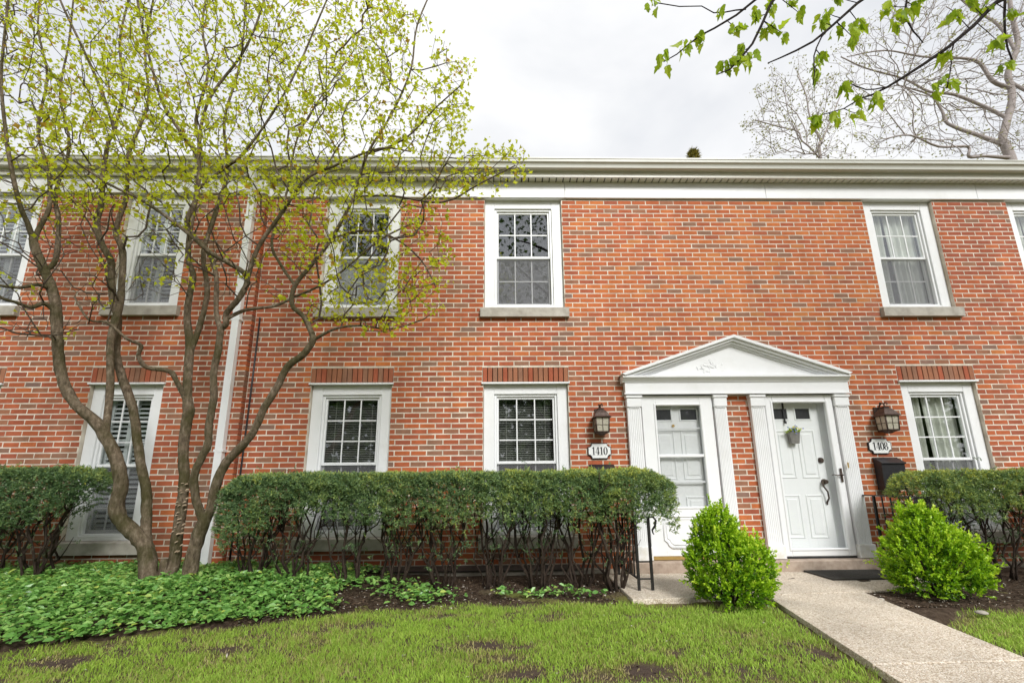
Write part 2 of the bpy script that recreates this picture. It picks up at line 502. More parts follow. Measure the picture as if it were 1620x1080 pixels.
M['yew'] = mat_leaf('yew_needle', [(0.0, (0.055, 0.105, 0.045)), (0.38, (0.15, 0.25, 0.105)), (0.60, (0.25, 0.35, 0.115)), (0.82, (0.42, 0.48, 0.10)), (1.0, (0.58, 0.58, 0.09))], 0.42, 0.22, 0.35)
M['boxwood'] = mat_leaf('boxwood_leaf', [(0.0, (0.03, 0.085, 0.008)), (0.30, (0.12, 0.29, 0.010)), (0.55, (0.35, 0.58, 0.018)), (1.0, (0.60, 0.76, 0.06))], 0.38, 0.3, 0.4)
M['mapleleaf'] = mat_leaf('young_leaf', [(0.0, (0.46, 0.26, 0.035)), (0.10, (0.48, 0.44, 0.03)), (0.5, (0.54, 0.61, 0.03)), (0.85, (0.64, 0.70, 0.045)), (1.0, (0.72, 0.75, 0.10))], 0.5, 0.60, 0.2)
M['overleaf'] = mat_leaf('overhead_leaf', [(0.0, (0.22, 0.36, 0.015)), (0.5, (0.36, 0.50, 0.018)), (1.0, (0.50, 0.62, 0.05))], 0.45, 0.55, 0.25)
M['darkleaf'] = mat_leaf('dense_leaf', [(0.0, (0.03, 0.07, 0.012)), (0.6, (0.06, 0.12, 0.02)), (1.0, (0.11, 0.18, 0.03))], 0.5, 0.3, 0.3)
M['goldleaf'] = mat_leaf('conifer_needle', [(0.0, (0.10, 0.10, 0.02)), (0.6, (0.20, 0.18, 0.03)), (1.0, (0.34, 0.28, 0.05))], 0.5, 0.3, 0.3)
M['bud'] = mat_leaf('tree_bud', [(0.0, (0.30, 0.30, 0.14)), (1.0, (0.42, 0.42, 0.2))], 0.6, 0.3, 0.2)
def bark_mat(name, c0, c1, c2, moss=0.0):
    m, nt, b = new_mat(name)
    n = noise_node(nt, 34.0, 9.0, 0.72, 'World')
    mp = nt.nodes.new('ShaderNodeMapping'); mp.inputs['Scale'].default_value = (1.0, 1.0, 0.38)
    nt.links.new(n.inputs['Vector'].links[0].from_socket, mp.inputs['Vector'])
    nt.links.new(mp.outputs['Vector'], n.inputs['Vector'])
    r = ramp_node(nt, [(0.28, c0), (0.52, c1), (0.75, c2)])
    nt.links.new(n.outputs['Fac'], r.inputs['Fac'])
    src = r.outputs['Color']
    if moss:
        n2 = noise_node(nt, 3.2, 5.0, 0.6, 'World')
        mr = nt.nodes.new('ShaderNodeMapRange')
        mr.inputs['From Min'].default_value = 0.42; mr.inputs['From Max'].default_value = 0.62
        mr.inputs['To Max'].default_value = moss
        nt.links.new(n2.outputs['Fac'], mr.inputs['Value'])
        mx = nt.nodes.new('ShaderNodeMix'); mx.data_type = 'RGBA'
        nt.links.new(mr.outputs['Result'], mx.inputs['Factor'])
        nt.links.new(src, mx.inputs['A'])
        mx.inputs['B'].default_value = (0.060, 0.058, 0.018, 1)
        src = mx.outputs['Result']
    nt.links.new(src, b.inputs['Base Color'])
    b.inputs['Roughness'].default_value = 0.9
    b.inputs['Specular IOR Level'].default_value = 0.15
    add_bump(nt, b, n.outputs['Fac'], 1.0, 0.03)
    return m
M['bark'] = bark_mat('mossy_bark', (0.040, 0.029, 0.020), (0.19, 0.145, 0.10), (0.42, 0.35, 0.265), 0.75)
M['twig'] = bark_mat('twig_bark', (0.055, 0.042, 0.032), (0.12, 0.092, 0.07), (0.20, 0.16, 0.125))
M['hazebark'] = bark_mat('hazed_bark', (0.22, 0.19, 0.175), (0.34, 0.30, 0.285), (0.46, 0.42, 0.40))  # bark paled: washed-out haze put into the colour
M['darkbark'] = bark_mat('dark_bark', (0.015, 0.011, 0.010), (0.035, 0.027, 0.024), (0.06, 0.05, 0.045))
M['yewbark'] = bark_mat('yew_bark', (0.022, 0.015, 0.012), (0.058, 0.042, 0.032), (0.11, 0.08, 0.06))

# ================================================================== GROUND
def bed_edge(x):
    xs = [-9, -6, -3.45, -2.3, -1.3, -0.55, 1.1, 1.3]
    ys = [-3.4, -2.95, -2.36, -1.90, -1.55, -1.36, -1.34, -1.42]
    return np.interp(x, xs, ys)
def bed_z(x, y):
    """height of the planting bed: a mound on the left, nearly level on the right"""
    x = np.asarray(x, float); y = np.asarray(y, float)
    d = np.clip((y - bed_edge(x)) / 1.0, 0, 1)
    left = np.clip((-x - 0.6) / 2.2, 0, 1)
    return 0.014 + d * d * (3 - 2 * d) * (0.03 + 0.10 * left) + 0.012 * vnoise(x, y, 3.1, 2)

def bare(x, y):
    """0..1 amount of bare dirt in the lawn"""
    b = np.clip(0.35 * vnoise(x, y, 1.6, 21) + 0.45 * vnoise(x, y, 4.3, 22) + 0.3 * vnoise(x, y, 11.0, 23) - 0.10, 0, 1) * 1.5
    m_ = 0.75 + 0.55 * vnoise(x, y, 6.0, 24) + 0.25 * vnoise(x, y, 15.0, 25)
    for (px, py, rx, ry, a) in ((755, 1030, 0.26, 0.10, 1.5), (790, 1052, 0.18, 0.08, 1.0), (340, 1036, 0.24, 0.11, 1.1), (1040, 1072, 0.36, 0.13, 1.4), (820, 1076, 0.20, 0.10, 1.1),
                                (60, 1056, 0.35, 0.08, 0.9), (560, 1000, 0.30, 0.08, 0.9), (1000, 985, 0.28, 0.07, 0.9), (700, 985, 0.40, 0.07, 1.0), (1290, 1040, 0.12, 0.20, 0.8)):
        c_ = on_z(px, py, -0.03)
        b = b + a * m_ * np.exp(-((x - c_[0]) / rx) ** 2 - ((y - c_[1]) / ry) ** 2)
    return np.clip(b, 0, 1)

# lawn: one sheet to the horizon, finer near the house
def ground_sheet():
    xs = np.concatenate([[-600, -120, -40], np.linspace(-12, -5.2, 28), np.linspace(-5, 5, 201), np.linspace(5.2, 12, 28), [40, 120, 600]])
    ys = np.concatenate([[-600, -120, -40, -20], np.linspace(-10, -3.8, 32), np.linspace(-3.7, -1.0, 91), np.linspace(-0.8, 1, 8), [15, 40, 120, 600]])
    X, Y = np.meshgrid(xs, ys)
    near = (np.abs(X) < 11) & (Y > -9.5) & (Y < 0.5)
    Z = 0.014 - 0.03 * np.clip((-Y - 1.2) / 2, 0, 1) + np.where(near, 0.018 * vnoise(X, Y, 1.7, 1) + 0.008 * vnoise(X, Y, 6.0, 3), 0)
    v = np.stack([X, Y, Z], -1).reshape(-1, 3)
    nx, ny = len(xs), len(ys)
    i = np.arange(nx * ny).reshape(ny, nx)
    f = np.stack([i[:-1, :-1], i[:-1, 1:], i[1:, 1:], i[1:, :-1]], -1).reshape(-1, 4)
    o = np_mesh('lawn_ground', v, f, M['lawn'], smooth=True, loc=(0, 0, 0.014))
    at = o.data.attributes.new('bare', 'FLOAT', 'POINT')
    at.data.foreach_set('value', np.where(near, bare(X, Y), 0.0).astype(np.float32).ravel())
    tag(o, 'patchy green lawn spreading in front of the brick townhouses', 'lawn', kind='structure')
ground_sheet()
def lawn_z(x, y):
    x = np.asarray(x, float); y = np.asarray(y, float)
    return 0.014 - 0.03 * np.clip((-y - 1.2) / 2, 0, 1) + 0.018 * vnoise(x, y, 1.7, 1) + 0.008 * vnoise(x, y, 6.0, 3)

def bed_sheet(name, label, xs, edge, back, zf):
    rows = 22
    v = []
    for t in np.linspace(0, 1, rows):
        for x in xs:
            y0 = edge(x); y = y0 + (back - y0) * t
            z = float(zf(x, y))
            if t == 0: z = float(lawn_z(x, y)) - 0.03
            v.append((x, y, z))
    n = len(xs)
    i = np.arange(n * rows).reshape(rows, n)
    f = np.stack([i[:-1, :-1], i[:-1, 1:], i[1:, 1:], i[1:, :-1]], -1).reshape(-1, 4)
    o = np_mesh(name, np.array(v), f, M['soil'], smooth=True)
    tag(o, label, 'soil', kind='structure')
bed_sheet('planting_bed', 'dark mulched planting bed under the long hedge and tree', np.linspace(-9, 1.22, 120),
          lambda x: float(bed_edge(x)) + 0.06 * float(vnoise(x, 0, 4.0, 5)), 0.02, bed_z)
def rbed_edge(x): return np.interp(x, [2.9, 3.4, 3.9, 5.0, 9], [-2.8, -2.15, -1.75, -1.62, -1.6])
def rbed_z(x, y):
    return 0.028 + 0.008 * vnoise(x, y, 3.3, 4) + 0.02 * np.clip((np.asarray(y) + 1.6) / 1.0, 0, 1)
bed_sheet('planting_bed', 'strip of bare soil beside the walk under the right shrub', np.linspace(2.95, 9, 80),
          lambda x: float(rbed_edge(x)) + 0.06 * float(vnoise(x, 0, 4.0, 6)), 0.02, rbed_z)

# walk slabs: exposed aggregate
walk = empty('walkway', (2.9, -1.2, 0.0))
tag(walk, 'pale exposed aggregate walk and landing leading to the two doors', 'walkway', kind='structure')
def slab(poly, z0=-0.14, z1=0.05):
    m = MB()
    n = len(poly)
    c = np.mean(np.array(poly), 0)
    ins = [tuple(np.array(p) + (c - np.array(p)) / np.linalg.norm(c - np.array(p)) * 0.005) for p in poly]
    vs_ = [(x, y, z0) for x, y in poly] + [(x, y, z1 - 0.006) for x, y in poly] + [(x, y, z1) for x, y in ins]
    fs = [tuple(range(n - 1, -1, -1)), tuple(range(2 * n, 3 * n))]
    for a in (0, n):
        for i in range(n):
            j = (i + 1) % n
            fs.append((a + i, a + j, a + n + j, a + n + i))
    m.add(vs_, fs)
    return m.build('slab', M['aggregate'], walk)
slab([(1.18, -1.38), (2.52, -1.26), (2.52, -0.19), (1.20, -0.19)])
slab([(2.53, -1.26), (4.55, -1.10), (4.60, -0.19), (2.53, -0.19)])
slab([(2.162, -2.915), (3.132, -2.895), (3.458, -1.203), (2.468, -1.283)], z1=0.046)
slab([(1.85, -4.62), (2.82, -4.60), (3.126, -2.914), (2.156, -2.934)], z1=0.044)
slab([(1.30, -7.7), (2.27, -7.68), (2.815, -4.616), (1.845, -4.636)], z1=0.040)

# ================================================================== BUILDING
BW = 0.2032      # brick module length
BH = 0.0685      # course height
MORT = 0.0135
LX = -3.30       # right-hand corner of the projecting left unit
LY = -0.08       # its face
XMIN, XMAX = -10.6, 10.2
ZTOP = 5.075
house = empty('brick_townhouse_row', (0, 0, 0))
tag(house, 'two storey red brick townhouse row with white trimmed windows and paired doors', 'townhouse')

WIN2 = [(-7.30, -6.38, LY), (-5.20, -4.31, LY), (-2.47, -1.43, 0.0), (-0.24, 0.86, 0.0), (5.29, 6.32, 0.0), (7.44, 8.46, 0.0)]
WIN1 = [(-7.25, -6.33, LY), (-5.22, -4.31, LY), (-2.48, -1.44, 0.0), (-0.245, 0.86, 0.0), (5.31, 6.34, 0.0)]
Z2 = (3.42, 5.09)
Z1 = (0.47, 2.36)
openings = []      # x0,x1,z0,z1
for x0, x1, yy in WIN2:
    openings.append((x0, x1, Z2[0], 5.2))
    openings.append((x0 - 0.055, x1 + 0.055, Z2[0] - 0.145, Z2[0]))
soldiers = []
for x0, x1, yy in WIN1:
    openings.append((x0, x1, Z1[0], Z1[1]))
    openings.append((x0 - 0.055, x1 + 0.055, Z1[0] - 0.15, Z1[0]))
    openings.append((x0 - 0.015, x1 + 0.015, 2.36, 2.585))
    soldiers.append((x0 - 0.015, x1 + 0.015, yy))
DOORS = [(1.80, 2.73), (3.42, 4.32)]
for a, b in DOORS:
    openings.append((a, b, 0.0, 2.22))
openings.append((1.61, 4.50, 2.20, 2.42))

def subtract(iv, cuts):
    out = [iv]
    for c0, c1 in cuts:
        nxt = []
        for a, b in out:
            if c1 <= a or c0 >= b: nxt.append((a, b)); continue
            if c0 > a: nxt.append((a, c0))
            if c1 < b: nxt.append((c1, b))
        out = nxt
    return out

# mortar core of the wall, with the openings cut through
def wall_core():
    zs = sorted({0.02, ZTOP} | {z for o in openings for z in o[2:] if 0.02 < z < ZTOP})
    m = MB()
    for (sx0, sx1, yf) in ((XMIN, LX - 0.012, LY), (LX - 0.012, XMAX, 0.0)):
        for za, zb in zip(zs[:-1], zs[1:]):
            zm = (za + zb) / 2
            cuts = [(o[0], o[1]) for o in openings if o[2] <= zm <= o[3]]
            for a, b in subtract((sx0, sx1), cuts):
                m.box(a, b, yf + 0.0016, 0.16, za, zb)
    return m.build('wall', M['mortar'], house)
wall = wall_core()

# bricks
full_len = BW - MORT
bh = BH - 0.0145
def tone_for(x, z):
    r = random.random()
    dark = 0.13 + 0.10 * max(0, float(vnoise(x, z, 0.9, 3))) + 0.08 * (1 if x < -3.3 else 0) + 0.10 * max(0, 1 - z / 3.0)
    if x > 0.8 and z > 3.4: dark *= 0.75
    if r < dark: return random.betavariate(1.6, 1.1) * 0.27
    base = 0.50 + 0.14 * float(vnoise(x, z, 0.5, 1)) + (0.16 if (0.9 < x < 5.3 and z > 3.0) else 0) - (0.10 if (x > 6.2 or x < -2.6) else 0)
    return float(np.clip(random.gauss(base, 0.15), 0.30, 1.0))

bricks = []     # (x0,x1,zc,yf,tone)
nrow = int((ZTOP - 0.04) / BH)
for k in range(nrow + 1):
    zc = 5.035 - k * BH
    if zc < 0.10: break
    z0, z1 = zc - bh / 2, zc + bh / 2
    cuts = [(o[0] - 0.004, o[1] + 0.004) for o in openings if o[2] < z1 - 0.02 and o[3] > z0 + 0.02]
    for (sx0, sx1, yf) in ((XMIN, LX, LY), (LX + 0.004, XMAX, 0.0)):
        off = (k % 2) * BW / 2
        if yf == LY: start = sx1 - off - BW * 60
        else: start = 0.055 + off - BW * 80
        n = int((sx1 - start) / BW) + 2
        for i in range(n):
            a = start + i * BW + MORT / 2
            b = a + full_len
            a2, b2 = max(a, sx0), min(b, sx1)
            if yf == LY and b > sx1 - MORT: b2 = sx1
            if b2 - a2 < 0.02: continue
            for p, q in subtract((a2, b2), cuts):
                if q - p < 0.018: continue
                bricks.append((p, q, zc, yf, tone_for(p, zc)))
# which bricks show largest in the photograph
def area_of(bk):
    p, q, zc, yf, t = bk
    px, py = proj(((p + q) / 2, yf, zc))
    if not (0 < px < 1620 and 320 < py < 735) or px < 640: return 0
    c = [proj((x, yf, z)) for x, z in ((p, zc - bh / 2), (q, zc - bh / 2), (q, zc + bh / 2), (p, zc + bh / 2))]
    return 0.5 * abs(sum(c[i][0] * c[(i + 1) % 4][1] - c[(i + 1) % 4][0] * c[i][1] for i in range(4)))
areas = np.array([area_of(b) if abs((b[1] - b[0]) - full_len) < 1e-6 else 0 for b in bricks])
top = set(np.argsort(-areas)[:300].tolist())

def brick_mesh(tone, w, h, name='brick'):
    m = MB().bevbox(-w / 2, w / 2, 0.0, 0.10, -h / 2, h / 2, 0.0018)
    me = bpy.data.meshes.new(name)
    me.from_pydata(m.v, [], m.f)
    at = me.attributes.new('tone', 'FLOAT', 'FACE')
    at.data.foreach_set('value', np.full(len(m.f), tone, np.float32))
    me.materials.append(M['brick'])
    return me
NT = 28
bvar = [brick_mesh(i / (NT - 1), full_len, bh) for i in range(NT)]
bv_, bf_, bt_ = [], [], []
FB = [(0, 1, 5, 4), (1, 2, 6, 5), (2, 3, 7, 6), (3, 0, 4, 7), (4, 5, 6, 7)]
for i, (p, q, zc, yf, t) in enumerate(bricks):
    dy = random.uniform(-0.0008, 0.0010)
    dz = random.uniform(-0.0015, 0.0015)
    if i in top:
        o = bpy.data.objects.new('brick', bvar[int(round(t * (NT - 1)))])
        o.location = ((p + q) / 2, yf + dy, zc + dz)
        link(o, wall)
    else:
        jl, jr = random.uniform(-0.002, 0.002), random.uniform(-0.002, 0.002)
        tl = random.uniform(-0.001, 0.001)
        b0 = len(bv_)
        a_, c_ = p + jl, q + jr
        if yf == LY and q > LX - 0.001: c_ = LX + dy
        za, zb = zc - bh / 2 + dz, zc + bh / 2 + dz
        bv_ += [(a_, yf + 0.1, za), (c_, yf + 0.1, za + tl), (c_, yf + 0.1, zb + tl), (a_, yf + 0.1, zb),
                (a_, yf + dy, za), (c_, yf + dy, za + tl), (c_, yf + dy, zb + tl), (a_, yf + dy, zb)]
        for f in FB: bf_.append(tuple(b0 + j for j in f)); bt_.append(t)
ob = np_mesh('brick', np.array(bv_), np.array(bf_), M['brick'], wall, tone=bt_)
ob.name = 'brick_courses'
tag(ob, kind='stuff')
WORLD_LOC[ob.name] = ob.location.copy()
# soldier courses over the ground floor windows
for x0, x1, yf in soldiers:
    n = int(round((x1 - x0) / 0.0687))
    w = (x1 - x0) / n
    vm = [brick_mesh(t, w - 0.010, 0.188, 'soldier_brick') for t in (0.12, 0.20, 0.24, 0.275, 0.33)]
    for i in range(n):
        o = bpy.data.objects.new('soldier_brick', random.choice(vm))
        o.location = (x0 + (i + 0.5) * w, yf - 0.002 + random.uniform(-0.002, 0.002), 2.487)
        link(o, wall)
    MB().box(x0 - 0.01, x1 + 0.01, yf - 0.028, yf + 0.10, 2.362, 2.383).build('lintel_cap', M['white'], house)

# plinth and flashing at the foot of the wall
MB().box(XMIN, LX, LY - 0.05, LY - 0.002, -0.15, 0.13).build('foundation_curb', M['concrete'], house)
MB().box(LX + 0.02, 1.18, -0.13, -0.002, -0.15, 0.09).build('foundation_curb', M['concrete'], house)
MB().prism_yz([(-0.16, 0.093), (-0.002, 0.125), (-0.002, 0.135), (-0.165, 0.103)], LX + 0.03, 0.92).build('base_flashing', M['darkmetal'], house)
MB().prism_yz([(LY - 0.08, 0.133), (LY - 0.002, 0.150), (LY - 0.002, 0.160), (LY - 0.085, 0.143)], XMIN, LX - 0.3).build('base_flashing', M['darkmetal'], house)
MB().box(4.62, XMAX, -0.10, -0.002, -0.15, 0.10).build('foundation_curb', M['concrete'], house)

# eaves: frieze boards, vented soffit, fascia, gutter, roof
for a, b in ((LX + 0.002, 0.914), (0.918, 3.85), (3.854, 7.0), (7.004, XMAX)):
    MB().bevbox(a, b, -0.034, 0.10, 5.092, 5.344, 0.004).build('frieze_board', M['white'], house)
for a, b in ((XMIN, -6.0), (-5.996, LX - 0.001)):
    MB().bevbox(a, b, LY - 0.030, 0.10, 5.094, 5.343, 0.004).build('frieze_board', M['white'], house)
m = MB()
x = XMIN
while x < XMAX:
    m.box(x, x + 0.084, -0.135, 0.10, 5.347, 5.362)
    x += 0.1
m.build('soffit', M['cream'], house)
MB().box(XMIN, XMAX, -0.155, -0.138, 5.338, 5.52).build('fascia', M['white'], house)
MB().box(XMIN, XMAX, -0.162, -0.156, 5.338, 5.40).build('fascia_trim', M['cream'], house)
MB().prism_yz([(-0.158, 5.425), (-0.245, 5.425), (-0.252, 5.455), (-0.262, 5.475), (-0.285, 5.492), (-0.290, 5.530),
               (-0.298, 5.533), (-0.298, 5.548), (-0.280, 5.548), (-0.275, 5.50), (-0.245, 5.475), (-0.235, 5.437), (-0.158, 5.437)],
              XMIN, XMAX).build('gutter', M['gutter'], house)
m = MB()
for x in np.arange(XMIN + 0.5, XMAX, 0.8):
    m.box(x, x + 0.025, -0.28, -0.16, 5.520, 5.526)
m.build('gutter_hanger', M['gutter'], house)
MB().prism_yz([(-0.17, 5.535), (4.5, 6.3), (9.0, 5.535), (9.0, 5.50), (0.0, 5.50)], XMIN, XMAX).build('roof', M['roof'], house)
MB().box(XMIN, XMIN + 0.2, 0.17, 9.0, 0.0, 5.49).build('side_wall', M['interior'], house)
MB().box(XMAX - 0.2, XMAX, 0.17, 9.0, 0.0, 5.49).build('side_wall', M['interior'], house)
MB().box(XMIN + 0.21, XMAX - 0.21, 8.8, 9.0, 0.0, 5.49).build('rear_wall', M['interior'], house)

# downspout on the corner of the left unit, and the black cable beside it
dsx = -3.47
ds = MB()
ds.box(dsx - 0.045, dsx + 0.045, LY - 0.078, LY - 0.008, 0.20, 4.98)
ds.add([(dsx - 0.045, LY - 0.078, 4.98), (dsx + 0.045, LY - 0.078, 4.98), (dsx + 0.045, LY - 0.008, 4.98), (dsx - 0.045, LY - 0.008, 4.98),
        (dsx - 0.045, -0.26, 5.43), (dsx + 0.045, -0.26, 5.43), (dsx + 0.045, -0.19, 5.43), (dsx - 0.045, -0.19, 5.43)],
       [(3, 2, 1, 0), (4, 5, 6, 7), (0, 1, 5, 4), (1, 2, 6, 5), (2, 3, 7, 6), (3, 0, 4, 7)])
ds.add([(dsx - 0.045, LY - 0.078, 0.20), (dsx + 0.045, LY - 0.078, 0.20), (dsx + 0.045, LY - 0.008, 0.20), (dsx - 0.045, LY - 0.008, 0.20),
        (dsx - 0.045, LY - 0.25, 0.08), (dsx + 0.045, LY - 0.25, 0.08), (dsx + 0.045, LY - 0.21, 0.02), (dsx - 0.045, LY - 0.21, 0.02)],
       [(0, 1, 2, 3), (7, 6, 5, 4), (4, 5, 1, 0), (5, 6, 2, 1), (6, 7, 3, 2), (7, 4, 0, 3)])
dso = ds.build('downspout', M['vinyl'], house)
for z in (1.5, 3.2, 4.7):
    MB().box(dsx - 0.06, dsx + 0.06, LY - 0.081, LY - 0.004, z, z + 0.03).build('strap', M['vinyl'], dso)
MB().tube([(-3.235, -0.014, 3.28), (-3.24, -0.014, 2.2), (-3.25, -0.014, 1.2), (-3.255, -0.014, 0.14)], 0.011, 8).build('cable', M['black'], house)

# ------------------------------------------------------------------ windows
def frame_mb(x0, x1, z0, z1, y0, y1, wl_, wr, wb, wt, b=0.004):
    m = MB()
    m.bevbox(x0, x0 + wl_, y0, y1, z0, z1, b)
    m.bevbox(x1 - wr, x1, y0, y1, z0, z1, b)
    m.bevbox(x0 + wl_, x1 - wr, y0 + 0.0015, y1, z0, z0 + wb, b)
    m.bevbox(x0 + wl_, x1 - wr, y0 + 0.0015, y1, z1 - wt, z1, b)
    return m

def window(x0, x1, z0, z1, yf, nu, nl, meet, dress, sill_h):
    cy = yf + 0.05
    cw = 0.135
    w = frame_mb(x0 + 0.004, x1 - 0.004, z0, z1, cy, cy + 0.05, cw, cw, 0.055, 0.125).build('window', M['white'], house)
    # inner stop
    ix0, ix1, iz0, iz1 = x0 + cw + 0.004, x1 - cw - 0.004, z0 + 0.055, z1 - 0.125
    frame_mb(ix0 + 0.001, ix1 - 0.001, iz0 + 0.001, iz1 - 0.001, cy + 0.022, cy + 0.12, 0.03, 0.03, 0.02, 0.03).build('jamb', M['vinyl'], w)
    gx0, gx1, gz0, gz1 = ix0 + 0.032, ix1 - 0.032, iz0 + 0.022, iz1 - 0.032
    zm = gz0 + (gz1 - gz0) * meet
    for (za, zb, nr, yo) in ((zm - 0.018, gz1, nu, 0.045), (gz0, zm + 0.018, nl, 0.080)):
        yy = cy + yo
        s = frame_mb(gx0, gx1, za, zb, yy, yy + 0.032, 0.026, 0.026, 0.038 if nr == nl and za == gz0 else 0.036, 0.030).build('sash', M['vinyl'], w)
        px0, px1, pz0, pz1 = gx0 + 0.027, gx1 - 0.027, za + (0.039), zb - 0.031
        nc = 3
        cw_, ch = (px1 - px0) / nc, (pz1 - pz0) / nr
        g = MB()
        for i in range(1, nc):
            g.box(px0 + i * cw_ - 0.0075, px0 + i * cw_ + 0.0075, yy + 0.007, yy + 0.022, pz0, pz1)
        for j in range(1, nr):
            for i in range(nc):
                g.box(px0 + i * cw_ + 0.0077, px0 + (i + 1) * cw_ - 0.0077, yy + 0.008, yy + 0.021, pz0 + j * ch - 0.0075, pz0 + j * ch + 0.0075)
        g.build('muntin_grid', M['vinyl'], w)
        for i in range(nc):
            for j in range(nr):
                MB().box(px0 + i * cw_ + 0.002, px0 + (i + 1) * cw_ - 0.002, yy + 0.0135, yy + 0.0165,
                         pz0 + j * ch + 0.002, pz0 + (j + 1) * ch - 0.002).build('pane', M['glass'], w)
    # insect screen over the lower sash
    MB().box(gx0 + 0.001, gx1 - 0.001, cy + 0.060, cy + 0.062, gz0, zm - 0.022).build('insect_screen', M['screen'], w)
    # stone sill
    sl = MB()
    sl.prism_yz([(yf - 0.06, z0 - sill_h + 0.002), (yf + 0.16, z0 - sill_h + 0.002), (yf + 0.16, z0 - 0.002), (yf + 0.045, z0 - 0.002), (yf - 0.055, z0 - 0.012), (yf - 0.06, z0 - 0.018)],
                x0 - 0.05, x1 + 0.05)
    sl.build('sill', M['limestone'], w)
    # what hangs behind the glass, and the dark room
    dx0, dx1, dz0, dz1 = ix0 + 0.01, ix1 - 0.01, iz0, iz1
    yb = cy + 0.15
    if dress == 'blind':
        d = MB()
        z = dz1 - 0.03
        while z > dz0:
            d.add([(dx0, yb - 0.012, z - 0.006), (dx1, yb - 0.012, z - 0.006), (dx1, yb + 0.012, z + 0.006), (dx0, yb + 0.012, z + 0.006)], [(0, 1, 2, 3)])
            z -= 0.0235
        d.box(dx0, dx1, yb - 0.02, yb + 0.02, dz1 - 0.028, dz1)
        for t in (0.18, 0.82):
            xx = dx0 + (dx1 - dx0) * t
            d.box(xx - 0.003, xx + 0.003, yb - 0.016, yb - 0.014, dz0, dz1 - 0.03)
        d.build('blind', M['blind'], w)
    elif dress == 'shutter':
        xm = dx0 + (dx1 - dx0) * 0.5
        for a, b in ((dx0, xm - 0.002), (xm + 0.002, dx1)):
            sh = frame_mb(a, b, dz0, dz1, yb - 0.02, yb + 0.015, 0.05, 0.05, 0.08, 0.06)
            z = dz0 + 0.11
            while z < dz1 - 0.08:
                sh.add([(a + 0.05, yb - 0.022, z - 0.020), (b - 0.05, yb - 0.022, z - 0.020), (b - 0.05, yb + 0.018, z + 0.016), (a + 0.05, yb + 0.018, z + 0.016)], [(0, 1, 2, 3)])
                z += 0.058
            sh.build('shutter', M['shutter'], w)
    elif dress == 'curtain':
        for (a, b, ph) in ((dx0, dx0 + (dx1 - dx0) * 0.36, 0.3), (dx0 + (dx1 - dx0) * 0.42, dx1, 1.7)):
            n = 60
            vs_, fs = [], []
            for j, z in enumerate((dz0, (dz0 + dz1) / 2, dz1)):
                for i in range(n + 1):
                    u = i / n
                    pinch = 1 - 0.10 * (1 - j / 2) * (u if ph < 1 else (1 - u))
                    xx = a + (b - a) * (u * (0.88 + 0.06 * j) if ph < 1 else 1 - (1 - u) * (0.90 + 0.05 * j))
                    yy = yb + 0.02 + 0.022 * math.sin(u * 26 + ph) + 0.010 * math.sin(u * 57 + 2 * ph)
                    vs_.append((xx, yy, z))
            for j in range(2):
                for i in range(n):
                    k = j * (n + 1) + i
                    fs.append((k, k + 1, k + n + 2, k + n + 1))
            MB().add(vs_, fs, True).build('curtain', M['curtain'], w)
    elif dress == 'sheer':
        MB().box(dx0, dx1, yb, yb + 0.004, dz0, dz0 + (dz1 - dz0) * 0.50).build('shade', M['shutter'], w)
    r = MB()
    X0, X1, A, B, ZA, ZB = ix0 - 0.1, ix1 + 0.1, yf + 0.17 if yf == 0 else 0.17, 1.6, iz0 - 0.1, iz1 + 0.05
    r.add([(X0, A, ZA), (X1, A, ZA), (X1, A, ZB), (X0, A, ZB), (X0, B, ZA), (X1, B, ZA), (X1, B, ZB), (X0, B, ZB)],
          [(4, 5, 6, 7), (0, 4, 7, 3), (1, 2, 6, 5), (0, 1, 5, 4), (3, 7, 6, 2)])
    r.build('room_recess', M['interior'], w)
    return w
for (x0, x1, yf), d in zip(WIN2, ('shutter', 'shutter', 'sheer', None, 'curtain', 'curtain')):
    window(x0, x1, Z2[0], Z2[1], yf, 2, 2, 0.50, d, 0.145)
for (x0, x1, yf), d in zip(WIN1, ('shutter', 'shutter', 'blind', 'blind', 'curtain')):
    window(x0, x1, Z1[0], Z1[1], yf, 3, 3, 0.485, d, 0.15)

# ------------------------------------------------------------------ entrance surround
ent = MB()
ent.box(1.59, 4.53, -0.095, -0.003, 2.203, 2.352)                       # frieze
ent_o = ent.build('entrance_frieze', M['white'], house)
MB().prism_yz([(-0.003, 2.352), (-0.105, 2.354), (-0.112, 2.372), (-0.135, 2.385), (-0.15, 2.405), (-0.165, 2.408), (-0.165, 2.432), (-0.003, 2.432)],
              1.555, 4.535).build('cornice', M['white'], house)
MB().box(1.575, 4.545, -0.108, -0.096, 2.196, 2.212).build('frieze_bead', M['white'], house)
AX, AZ = 3.05, 2.975
# tympanum with a worn relief
ty = MB().prism_xz([(1.64, 2.434), (4.45, 2.434), (AX, 2.89)], -0.06, -0.003).build('tympanum', M['white'], house)
rl = MB()
rr = random.Random(3)
for (cx, cz, sx, sz, n) in ((2.78, 2.60, 0.12, 0.06, 26), (2.66, 2.53, 0.07, 0.035, 12)):
    for i in range(n):
        x = cx + rr.gauss(0, sx * 0.6); z = cz + rr.gauss(0, sz * 0.6)
        a = rr.uniform(0, 3.14); l = rr.uniform(0.012, 0.035); h = l * rr.uniform(0.2, 0.5)
        pts = []
        for k in range(7):
            t = 2 * math.pi * k / 7
            u, v = l * math.cos(t), h * math.sin(t)
            pts.append((x + u * math.cos(a) - v * math.sin(a), z + u * math.sin(a) + v * math.cos(a)))
        rl.prism_xz(pts, -0.060 - rr.uniform(0.003, 0.009), -0.0585)
tag(rl.build('worn_relief', M['white'], ty), kind='stuff')
